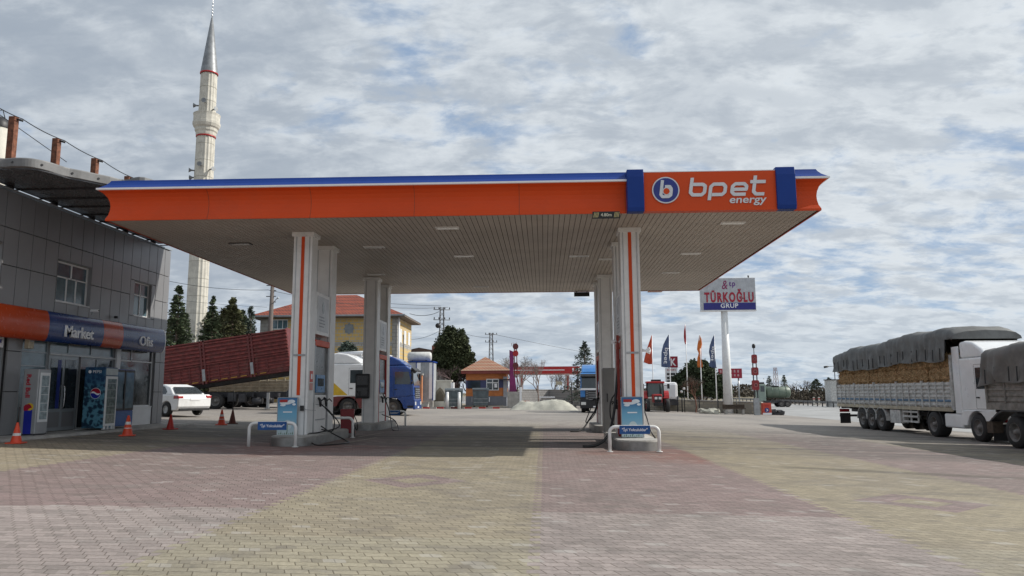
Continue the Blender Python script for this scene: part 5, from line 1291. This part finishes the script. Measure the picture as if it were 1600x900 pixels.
B((xr-.25,xr+.12,-1.9,-1.84,z3-.1,z1+.3)).build('door_leaf',mat('door_pale',(.35,.36,.38),.5),t)
B((-.3,xr+.3,-3.0,-1.85,0,.1)).build('doorstep',conc,t)
MB().cyl((xr+.25,-2.9,0),(xr+.25,-2.9,z1),.05,n=8).build('porch_post',steel,t); B((xr-.6,xr+.35,-3.0,-1.82,z1,z1+.08)).build('porch_roof',dsteel,t)
# purple totem leaning beside the kiosk
a=XY(802,66); t=thing('sign_totem','faded purple and red roadside totem with broken top discs','sign',a)
h=P(802,537,66).z-a.z; hb=P(802,612,66).z-a.z
B((-.5,.8,-.3,.3,0,hb)).build('masonry_base',conc,t); B((.55,.75,-.32,.32,.2,hb+.4)).build('white_slab',trim,t)
m=MB(); m.prism([(-.35,hb),(.30,hb),(.18,hb+1.1),(.02,hb+1.5),(.05,h-.7),(-.32,h-.55),(-.30,hb+1.5)],'y',-.08,.08); m.build('purple_panel',mauvepole,t)
for x in (.12,.34): MB().tube([(x,0,hb),(x-.02,0,h-.1)],.045,6).build('mast',maroon,t)
for k,z in enumerate((h-.25,h-.85,h-1.9)): m=MB(); m.prism([(.22+.25*math.cos(j*pi/8),z+.27*math.sin(j*pi/8)) for j in range(16)],'y',-.1,.02); m.build('round_disc',redp if k%2 else maroon,t)
for k in range(4): MB().cyl((-.1+k*.13,0,h-.2),(-.14+k*.15,0,h+.06+.05*(k%2)),.02,n=5).build('spike',maroon,t)
# far red canopy
RY=112; p0,p1=P(800,573,RY),P(906,583.5,RY); gz_=g(p0.x,RY)
t=thing('far_canopy','distant red fuel station canopy on white columns','canopy',((p0.x+p1.x)/2,RY+4,gz_))
hz0,hz1=p1.z-gz_,p0.z-gz_; wd=(p1.x-p0.x)/2
B((-wd,wd,-4,4,hz0,hz1)).build('fascia',redp,t); B((-wd+.2,wd*.55,-4.03,-4.001,(hz0+hz1)/2-.06,(hz0+hz1)/2+.06)).build('stripe',trim,t)
[B((wd*.78+k*.42,wd*.78+k*.42+.24,-4.04,-4.001,hz0+.3,hz1-.25-.1*(k%2))).build('white_print',trim,t) for k in range(3)]
for px in (814,887):
    x=P(px,600,RY).x-t.location.x; q=B((x-.32,x+.32,-3.2,-2.6,0,hz0)).build('column',trim,t); B((x-.08,x+.18,-3.23,-3.201,.6,hz0-.3)).build('red_panel',redp,q)
    B((x-.6,x+.6,-2.5,-1.8,0,1.4)).build('pump_block',maroon if px==814 else steel,t)
# block wall and heap
def wallrun(name,label,pts,h,m_,cat='wall',thick=.25,cap=None,posts=0):
    t=thing(name,label,cat,pts[0]); o=Vector(pts[0]); mb=MB(); cb=MB()
    for a,b in zip(pts,pts[1:]):
        a=Vector(a)-o; b=Vector(b)-o; dv=(b-a); dv.z=0; n=Vector((-dv.y,dv.x,0)).normalized()*thick/2
        for M_,z0,z1,k in ((mb,-.2,h,1),(cb,h,h+.08,1.3)):
            v=[a-n*k+Vector((0,0,z0)),b-n*k+Vector((0,0,z0)),b+n*k+Vector((0,0,z0)),a+n*k+Vector((0,0,z0)),a-n*k+Vector((0,0,z1)),b-n*k+Vector((0,0,z1)),b+n*k+Vector((0,0,z1)),a+n*k+Vector((0,0,z1))]
            M_.add(v,[(3,2,1,0),(4,5,6,7),(0,1,5,4),(1,2,6,5),(2,3,7,6),(3,0,4,7)])
    mb.build('wall_face',m_,t)
    if cap: cb.build('coping',cap,t)
    return t
wallrun('block_wall','long grey block wall behind the gravel heap',[XY(803,79),XY(858,82),XY(915,78),XY(962,76)],1.55,blockw,cap=conc)
mb=MB(); a=G(850,641); n=36; mm_=12; v=[]; rn=random.Random(4)
for j in range(mm_+1):
    for i in range(n+1):
        u_=i/n*2-1; w_=j/mm_*2-1; X=u_*2.75; Yv=w_*2.2
        e_=max(0,1-abs(u_)**2.4)*max(0,1-abs(w_)**2.2)
        zz_=.72*min(1,e_*1.6)*(1+.12*math.sin(u_*5)+.06*math.sin(u_*17+w_*5))+rn.gauss(0,.015)
        v.append((X,Yv+2.2,zz_-.05 if e_>0 else -.06))
mb.add(v,[(j*(n+1)+i,j*(n+1)+i+1,(j+1)*(n+1)+i+1,(j+1)*(n+1)+i) for j in range(mm_) for i in range(n)],0,True)
tag(mb.build('gravel_heap',gravel,None,loc=a),'low pale grey gravel heap in the middle of the yard','gravel heap')
for px,py,lb in ((820,626,'small orange barrier box left of the gravel heap top'),(875,625,'small orange barrier box right of the gravel heap top')):
    a=XY(px,66); t=thing('barrier_box',lb,'barrier',a); B((-.4,.4,-.2,.2,.2,.62)).build('box',mat('box_orange',(.4,.12,.06),.7),t,bevel=.03); B((.1,.35,-.21,-.2,.2,.6)).build('white_patch',trim,t); B((-.3,-.2,-.15,.15,0,.2),(.2,.3,-.15,.15,0,.2)).build('feet',conc,t)
a=XY(855,70); t=thing('concrete_box','squat concrete box with slab lid against the block wall','box',a); B((-.55,.55,-.4,.4,0,.85)).build('body',conc,t); B((-.7,.7,-.5,.5,.85,.97)).build('lid',trim,t)
a=XY(874,90); t=thing('road_board','small beige board on a thin post beyond the block wall','sign',a); h=P(874,600,90).z-a.z; MB().cyl((0,0,0),(0,0,h),.04,n=6).build('post',steel,t); B((-.38,.38,-.03,.0,h-.1,h+.3)).build('board',beigeb,t)
a=XY(893.5,64); t=thing('thin_pole','thin dark pole left of the cedar tree','pole',a); MB().cyl((0,0,0),(0,0,P(893,597,64).z-a.z),.05,n=8).build('pole',dark,t); B((-.35,.35,-.3,.3,0,.35)).build('foot_block',dsteel,t)
# ------- poles and pylons
def pylon(px,Y,pt,label,w0=.5,w1=.22,arms=True,m_=mat('pylon_steel',(.10,.10,.105),.7,.2),group=None):
    a=XY(px,Y); h=P(px,pt,Y).z-a.z; t=thing('lattice_pylon',label,'pylon',a,.3,group); m=MB(); N=int(h/ (w0*1.6))
    c=lambda i,z:Vector(((1,1,-1,-1)[i]*(w0+(w1-w0)*z/h),(1,-1,-1,1)[i]*(w0+(w1-w0)*z/h),z))
    for i in range(4):
        m.tube([c(i,0),c(i,h)],.05,4)
        for k in range(N): m.tube([c(i,h*k/N),c((i+1)%4,h*(k+1)/N)],.03,4,cap=False)
    m.build('tower',m_,t)
    if arms:
        for z in (h-.3,h-1.5): 
            ar=MB().tube([(-1.0,0,z),(1.0,0,z)],.05,4).build('cross_arm',m_,t)
            for x in (-.9,-.35,.35,.9): MB().lathe([(.0,z+.05),(.07,z+.1),(.05,z+.3),(0,z+.32)],8,(x,0,0)).build('insulator',dark,ar)
    return t
pylon(689.5,88,480,'lattice power pylon left above the dark round tree',.36,.2,group=None)
a=P(684.5,509,87); t=thing('pole_lamp','round dark lamp head on the left pylon','lamp',a); MB().tube([(.3,.6,-.1),(0,0,0)],.04,6).build('arm',dark,t); MB().lathe([(0,-.1),(.3,-.06),(.28,.1),(0,.15)],14,(0,-.1,0),'y').build('lamp_head',dark,t)
pylon(767.5,120,520,'lattice power pylon above the kiosk roof',.45,.2)
pylon(1213,210,574,'small red tipped lattice mast beyond the green tanker',.7,.3,False,rust)
pylon(873,190,578,'faint lattice tower beyond the far red canopy',.6,.5,False)
a=XY(417,58); h=P(419,445,58).z-a.z; t=thing('utility_pole','weathered power pole with short side arms by the yellow building','pole',a)
MB().tube([(0,0,0),(.12,0,h)],[.26,.15],8).build('pole',mat('pole_weathered',(.13,.11,.10),.9,bump=.4),t)
for k,z in enumerate((h-.08,h-.5,h-.95,h-1.4)): B((-.35 if k%2==0 else -.05,.42,-.04,.04,z,z+.06)).build('side_arm',dsteel,t)
MB().tube([(.15,0,h-1.6),(.5,-.2,h-1.2),(.75,-.3,h-1.05)],[.03,.03,.07],6).build('lamp_arm',steel,t)
a=XY(1306,115); h=P(1306,571,115).z-a.z; t=thing('street_lamp','double armed dark street lamp at the rear of the straw trailer','street lamp',a)
MB().cyl((0,0,0),(0,0,h),.09,.06,8).build('pole',dsteel,t)
for s in (-1,1):
    q=MB().tube([(0,0,h-.1),(s*.9,0,h-.15)],.04,6).build('arm',dsteel,t); MB().tube([(s*.9,0,h-.15),(s*1.5,0,h-.25)],[.12,.16],8).build('lamp_head',dark,q)
WB='power cables over the yard'
w1=P(419,453,58); 
wire(P(258,438,60),w1,.25,'cable from behind the shop to the weathered pole',.018); wire(w1,P(700,480,80),.6,'cable from the weathered pole under the canopy roof',.018)
wire(P(640,490,88),P(686,487,88),.35,'lower cable reaching the left pylon from the yellow building',.03)
wire(P(560,470,88),P(689,478,88),.1,'upper cable reaching the left pylon from the yellow building',.02)
wire(P(691,506,88),P(767,527,120),.5,'cable between the two lattice pylons',.025)
wire(P(636,530,88),P(700,508,88),.5,'slack cable from the yellow building to the round tree',.02)
wire(P(770,522,120),P(1200,585,260),1.5,'long faint cable from the kiosk pylon to the horizon',.025)
wire(P(258,466,66),P(417,480,58),.1,'thin cable above the conifers',.012)
# ================================================================== right side: billboard, flags, totems
BYY=67; a=XY(1137,BYY)
t=thing('billboard','large white billboard on a thick round pole with red and blue lettering','billboard',(a.x,BYY,a.z))
c=P(1136.5,461,BYY)-t.location; wd=(P(1179,460,BYY).x-P(1094,460,BYY).x)/2; z0,z1=P(1137,485.5,BYY).z-a.z,P(1137,436,BYY).z-a.z
MB().tube([(0,0,-.3),(0,0,z0)],[.42,.28],20).build('pole',white,t)
bd_=B((c.x-wd,c.x+wd,-.35,.25,z0,z1)).build('cabinet',mat('billboard_white',(.46,.475,.50),.4,dirt=.1),t,bevel=.02)
B((c.x-wd-.03,c.x+wd+.03,-.36,.26,z0-.06,z0),(c.x-wd-.03,c.x+wd+.03,-.36,.26,z1,z1+.05)).build('edge_trim',trim,bd_)
Hh=z1-z0
B((c.x-wd*.92,c.x+wd*.98,-.362,-.352,z0+.05,z0+Hh*.235)).build('blue_stripe',mat('board_blue',(.02,.02,.20),.4),bd_)
text('main_lettering','TÜRKOĞLU',bd_,(c.x+.05,-.366,z0+Hh*.46),.9,mat('board_red',(.36,.006,.03),.4),width=wd*1.80,height=Hh*.42,ext=.012,off=.034,sp=1.24)
text('small_lettering','GRUP',bd_,(c.x+.05,-.376,z0+Hh*.145),.6,trim,width=wd*.64,height=Hh*.14,ext=.008,off=.010,sp=1.1)
text('letters_tp','tp',bd_,(c.x+.36,-.362,z0+Hh*.80),.6,mat('board_purple',(.12,.02,.22),.4),width=.55,height=Hh*.20,ext=.008,off=.008,sp=1.2)
text('ampersand','&',bd_,(c.x-.28,-.362,z0+Hh*.80),.6,mat('board_magenta',(.25,.01,.10),.4),width=.50,height=Hh*.27,ext=.008,shear=.2)
MB().tube([(c.x+wd*.8,0,z1),(c.x+wd*.8,0,z1+.3)],[.04,.08],6).build('aerial',dark,bd_)
# stone garden wall
wl=[XY(1012,70),XY(1100,69),XY(1190,66)]
wallrun('stone_wall','low rubble stone wall below the flagpoles',wl,1.0,stonew,thick=.4,cap=conc)
for k,px in enumerate((1058,1065,1092,1121,1150,1178)):
    a=XY(px,66.6); t=thing('fence_post',f'dark fence post in front of the stone wall, '+['between tractor and first lamp','just left of the garden lamp','beside the rust brown tree','below the rightmost flag','under the billboard pole','left of the red disc totem'][k],'post',a,0,'dark posts along the stone wall')
    MB().cyl((0,0,0),(0,0,1.25),.045,n=8).build('post',dark,t); MB().lathe([(.07,1.25),(0,1.36)],8).build('cap',dark,t)
a=XY(1069,66); t=thing('garden_lamp','short black garden lamp with white globes by the stone wall','lamp',a); MB().cyl((0,0,0),(0,0,1.85),.04,n=8).build('pole',dark,t)
for x,z in ((0,2.0),(-.22,1.75)): MB().lathe([(0,-.12),(.1,-.08),(.12,0),(.1,.08),(0,.12)],10,(x,0,z)).build('globe',lamp,t)
# flags
flagr=mat('flag_orange_red',(.52,.075,.03),.8,var=.1); flagb=mat('flag_slate_blue',(.085,.12,.22),.8,var=.1); flago=mat('flag_orange',(.60,.16,.03),.8,var=.1); flagt=mat('flag_red',(.40,.015,.02),.8)
def flag(px,pt,pb,Y,m_,shape,label,word=None):
    a=XY(px,Y); h=P(px,pt,Y).z-a.z; t=thing('flagpole',label,'flag',a,0,'flagpoles above the stone wall'); k_=Y/F*1.02
    MB().cyl((0,0,0),(0,0,h),.055,.03,8).build('pole',trim,t)
    z=lambda py:P(px,py,Y).z-a.z
    mb=MB(); n=len(shape); v=[]; q=9
    for (py,dl,dr) in shape:
        for j in range(q):
            u_=j/(q-1); x=(dl+(dr-dl)*u_)*k_; v.append((x,.12*math.sin(u_*5+py*.12)*min(1,abs(dl)*.08+.2)-.02,z(py)))
    mb.add(v,[(i*q+j,i*q+j+1,(i+1)*q+j+1,(i+1)*q+j) for i in range(n-1) for j in range(q-1)],0,True)
    f=mb.build('banner',m_,t,solid=.015)
    if word: text('lettering',word[0],f,(word[1]*k_,-.19,z(word[2])),.5,trim,rot=(pi/2,pi/2+.12,0),width=word[3]*k_,height=word[4]*k_,ext=.004,off=.004)
    return t
FYY=70
flag(1021,523,625,FYY,flagr,[(524,-.5,0),(530,-2.5,0),(540,-6,0),(550,-9.5,-.3),(560,-12.5,-.6),(566,-13.5,-.9),(569,-6,-1.2)],'flagpole with an orange red banner nearest the tractor',('bpet',-7,563,9,7) if 0 else None)
flag(1048,522,625,FYY,flagb,[(523,-.5,0),(529,-4,0),(538,-8.5,.2),(550,-12,.4),(562,-13,.5),(573,-13,.6),(574,-6,.6)],'flagpole with slate blue lettered banner, second from the left',('bpet',-6.2,556,24,8))
flag(1074.5,506,626,FYY,flagt,[(508,-.4,.2),(516,-2.2,.3),(526,-2.8,.4),(534,-2.2,.2),(538,-1.2,0)],'tallest flagpole in the middle with a narrow limp red flag')
flag(1096.5,523,626,FYY,flago,[(524,-.4,.2),(530,-1.5,2.5),(538,-3.5,3.2),(546,-4.6,1.4),(552,-2.5,1.8),(560,-5,1.2),(570,-5.5,2.5),(574,-4.5,2.2)],'flagpole with a crumpled orange banner, fourth from the left')
flag(1119.5,523,627,FYY,flagb,[(524,-.5,0),(530,-3.5,0),(540,-7,.2),(550,-9,.4),(562,-7.5,.5),(572,-10,.6),(575,-3,.6)],'flagpole with a slate blue banner nearest the billboard pole',('bpet',-4.2,553,22,6))
# K totem
a=XY(1050,80); t=thing('price_totem','white price totem with a dark red K panel behind the flags','sign',a); z=lambda py:P(1050,py,80).z-a.z
B((-.62,.6,-.2,.2,0,z(575))).build('body',trim,t); kp=B((-.3,.66,-.25,.25,z(574.5),z(557))).build('top_panel',mat('totem_red',(.30,.01,.03),.4),t)
text('lettering','K',kp,(.2,-.255,z(566)),.8,trim,width=.55,height=.75,ext=.01,off=.02)
for k in range(6): B((-.46+k*.155,-.46+k*.155+.09,-.212,-.201,z(579),z(577)-.02*(k%2))).build('red_print',redp,t)
for k in range(3): B((-.5,.35,-.215,-.201,z(586+k*6),z(583+k*6))).build('price_row',dark,t)
# far red signboard
SY=125; p0,p1=P(1123,576,SY),P(1160,591,SY); a=XY(1142,SY); t=thing('far_signboard','dark red signboard with white letters behind the billboard pole','sign',a)
z0,z1=p1.z-a.z,p0.z-a.z; wd=(p1.x-p0.x)/2
B((-wd,wd,-.2,.2,z0,z1)).build('board',mat('totem_red',(.30,.01,.03)),t); [B((-wd*.9+k*wd*.30,-wd*.9+k*wd*.30+wd*.14,-.215,-.201,z0+(z1-z0)*(.58 if row_ else .2),z0+(z1-z0)*(.85 if row_ else .42))).build('pale_print',mat('sign_pinkish',(.45,.28,.28),.5),t) for k in range(6) for row_ in (0,1)]
for x in (-wd*.7,wd*.7): MB().cyl((x,0,0),(x,0,z0),.12,n=8).build('leg',steel,t)
# red disc totem
TYY=63; a=XY(1181,TYY); t=thing('disc_totem','narrow mast with three stacked dark red discs and black lantern','sign',a); z=lambda py:P(1181,py,TYY).z-a.z
for s in (-.14,.14): MB().cyl((s,0,0),(s,0,z(555)),.05,n=8).build('mast',dsteel,t)
B((-.22,.22,-.12,.12,0,z(622))).build('base_box',steel,t)
for k,(y0,y1,hw,nm) in enumerate(((554,568,.20,'1'),(574,586.5,.26,'2'),(594,609.5,.27,'3'))):
    za_,zb_=z(y1),z(y0); m=MB(); m.prism(rrect(-hw,hw,za_,zb_,.12),'y',-.14,.14); q=m.build('disc_box',mat('disc_red',(.26,.025,.03),.6,dirt=.25),t)
    m=MB(); r_=hw*.62; m.prism([(r_*math.cos(j*pi/8),(za_+zb_)/2+r_*math.sin(j*pi/8)) for j in range(16)],'y',-.15,-.141); m.build('disc_ring',mat('disc_pink',(.36,.12,.12),.6),q)
    m=MB(); r_=hw*.36; m.prism([(r_*math.cos(j*pi/8),(za_+zb_)/2+r_*math.sin(j*pi/8)) for j in range(16)],'y',-.158,-.151); m.build('disc_centre',maroon,q)
MB().cyl((0,0,z(555)),(0,0,z(544)),.03,n=6).build('spindle',dsteel,t); MB().lathe([(.1,z(544)),(.14,z(543)),(.14,z(539)),(.08,z(537.5)),(0,z(537))],10).build('lantern',dark,t)
# arrow sign, tyre, low trailer and mounds
a=XY(1196,64); t=thing('arrow_sign','small red orange box sign with white arrow in a blue disc','sign',a,.15)
B((-.38,.38,-.15,.15,.05,1.0)).build('case',mat('arrow_red',(.50,.06,.03),.5),t,bevel=.02); B((-.38,.38,-.16,-.151,.05,.2)).build('white_foot',trim,t)
m=MB(); m.prism([(-.02+.2*math.cos(j*pi/10),.42+.2*math.sin(j*pi/10)) for j in range(20)],'y',-.16,-.151); q=m.build('blue_disc',navy,t); m=MB(); ribbon(m,[(-.07,.32),(.06,.42),(-.07,.52)],.05,-.006); m.build('white_arrow',trim,q,loc=(0,-.162,0))
B((-.2,.2,-.157,-.151,.72,.82)).build('red_band',redp,t)
a=XY(1212,66); o=noisy_box(1.0,.6,.4,5,4,3,.07,91).build('rubble_pile',dsteel,None,loc=a); tag(o,'small dark rubble pile right of the arrow sign','rubble')
a=XY(1107,63.5); o=noisy_box(1.6,.9,.34,6,5,3,.07,92).build('sand_pile',gravel,None,loc=a); tag(o,'small pale sand pile at the foot of the stone wall','sand pile')
a=XY(1146,64); t=thing('garden_bench','low dark stone bench under the billboard','bench',a); B((-.9,.9,-.25,.25,.42,.5)).build('seat',wood,t); B((-.9,.9,.2,.26,.5,.8)).build('backrest',wood,t)
for s in (-1,1): B((s*.7-.08,s*.7+.08,-.22,.22,0,.42)).build('leg',conc,t)
# tractor
a=XY(1029,63); t=thing('tractor','red tractor facing the camera with dark cab and roof beacon','tractor',(a.x,64.5,a.z),-pi/2-.06)
def L3(*b): return B(*b)
L3((-.35,1.75,-.34,.34,.75,1.45)).build('bonnet',redp,t,bevel=.08); L3((1.75,1.82,-.3,.3,.8,1.3)).build('grille',dark,t,bevel=.02)
for s in (-1,1): L3((1.76,1.84,s*.05,s*.27,1.02,1.22)).build('headlight',lamp,t,bevel=.02)
L3((-.3,2.1,-.2,.2,.5,.78)).build('chassis',dsteel,t); L3((1.8,2.25,-.32,.32,.5,.78)).build('front_weight',dark,t,bevel=.03)
m=MB(); m.prism([(-1.5,1.25),(-.25,1.25),(-.3,2.35),(-1.45,2.35)],'y',-.66,.66); m.build('cab_glass',mat('tractor_glass',(.05,.075,.07),.08,spec=.8),t)
for x in (-.26,-1.46): 
    for y in (-.66,.66):
        m=MB(); m.tube([(x,y,1.2),(x+(.03 if x<-1 else -.05),y,2.38)],.045,6); m.build('cab_post',dark,t)
L3((-1.6,-.12,-.76,.76,2.36,2.52)).build('cab_roof',redp,t,bevel=.05)
L3((-1.3,-.5,-.3,.5,2.52,2.68)).build('roof_unit',dark,t,bevel=.03); 
for s in (-1,1):
    wheel(t,-1.05,s*.88,.82,.42,redp); wheel(t,1.35,s*.80,.52,.30,redp)
    m=MB(); pts=[(-1.05+.92*math.cos(a_*pi/10),.82+.92*math.sin(a_*pi/10)) for a_ in range(1,9)]+[(-1.05+.86*math.cos(a_*pi/10),.82+.86*math.sin(a_*pi/10)) for a_ in range(8,0,-1)]; m.prism(pts,'y',s*.64,s*1.12); m.build('mudguard',redp,t)
    m=MB(); m.tube([(-.3,s*.7,2.2),(-.1,s*1.05,2.15)],.02,6); q=m.build('mirror_arm',dark,t); L3((-.14,-.06,s*.96,s*1.16,1.9,2.3)).build('mirror',dark,q,bevel=.02)
MB().cyl((.2,.4,1.4),(.2,.4,2.3),.045,n=8).build('exhaust',dark,t)
a=XY(1044,68); o=thing('covered_load','white covered load just behind the tractor roof','load',(a.x,69,a.z)); B((-.9,.9,-.8,.8,1.0,2.55)).build('cover',trim,o,bevel=.25); B((-.9,.9,-.8,.8,.5,1.0)).build('carrier',dsteel,o)
# tanker
a=XY(1212,100); t=thing('tanker_truck','dusty green tanker truck on the road beyond the wall','tanker',(a.x,101,a.z),pi)
k_=100/F*1.0; z=lambda py:P(1212,py,100).z-a.z
zc=(z(604)+z(622))/2; rz_=(z(604)-z(622))/2
MB().lathe([(0,-2.1),(rz_*.8,-2.05),(rz_,-1.9),(rz_,.9),(rz_*.8,1.0),(0,1.05)],20,(0,0,zc),'x').build('tank',green,t)
m=MB()
for x in (-1.5,-.6,.3): m.lathe([(rz_+.01,x-.03),(rz_+.03,x-.03),(rz_+.03,x+.03),(rz_+.01,x+.03)],20,(0,0,zc),'x')
m.build('tank_bands',mat('band_green',(.11,.17,.12),.5),t)
B((-2.0,2.0,-.8,.8,.55,.8)).build('chassis',dsteel,t)
B((1.2,2.1,-.9,.9,.7,z(600))).build('cab',mat('cab_green',(.24,.30,.26),.5,dirt=.3),t,bevel=.1); B((2.02,2.115,-.8,.8,z(612),z(603))).build('windscreen',glass,t); B((1.4,1.9,.88,.91,z(612),z(603))).build('side_window',glass,t)
B((1.3,2.0,-.6,.6,z(600),z(597))).build('roof_rack',dark,t); B((-.6,.2,-.3,.3,zc+rz_,zc+rz_+.12)).build('hatch',dsteel,t)
for s in (-1,1):
    for x in (-1.5,-.7,1.55): wheel(t,x,s*.8,.42,.3)
# crash barrier along the road
t=thing('crash_barrier','long low steel crash barrier along the far side of the road','crash barrier',XY(1160,150)); o=Vector(t.location)
pts=[XY(930,330),XY(1060,220),XY(1160,150),XY(1235,118),XY(1310,95),XY(1420,72),XY(1600,50)]
m=MB(); n=len(pts)
for a_,b__ in zip(pts,pts[1:]):
    for z0,z1 in ((.48,.60),(.62,.74)): 
        A_=a_-o; B_=b__-o; u_=Vector((0,0,1)); m.quad(A_+u_*z0,B_+u_*z0,B_+u_*z1,A_+u_*z1)
m.build('rail',mat('barrier_zinc',(.16,.16,.16),.6,.3,dirt=.3),t,solid=.06)
for k in range(60):
    u_=k/60*(n-1); i=int(u_); p=pts[i].lerp(pts[i+1],u_-i)-o; B((p.x-.06,p.x+.06,p.y-.06,p.y+.06,p.z-.1,p.z+.72)).build('post',dsteel,t)
for k,px in enumerate((1271,1279)):
    a=XY(px,112); o=thing('marker_post',['pale marker post left of its twin beyond the barrier','pale marker post right of its twin beyond the barrier'][k],'post',a); B((-.12,.12,-.08,.08,0,1.2)).build('post',stone,o); B((-.13,.13,-.09,.09,.85,1.0)).build('band',redp,o)
# shed at the end of the straw trailer
a=XY(1303,100); o=thing('grey_shed','slatted grey shed end behind the straw trailer','shed',(a.x+1.2,101,a.z)); h=P(1303,594,100).z-a.z; B((-1.6,1.6,-1,1,0,h)).build('wall',galv,o); B((-1.7,1.7,-1.1,1.1,h,h+.12)).build('roof',dsteel,o)
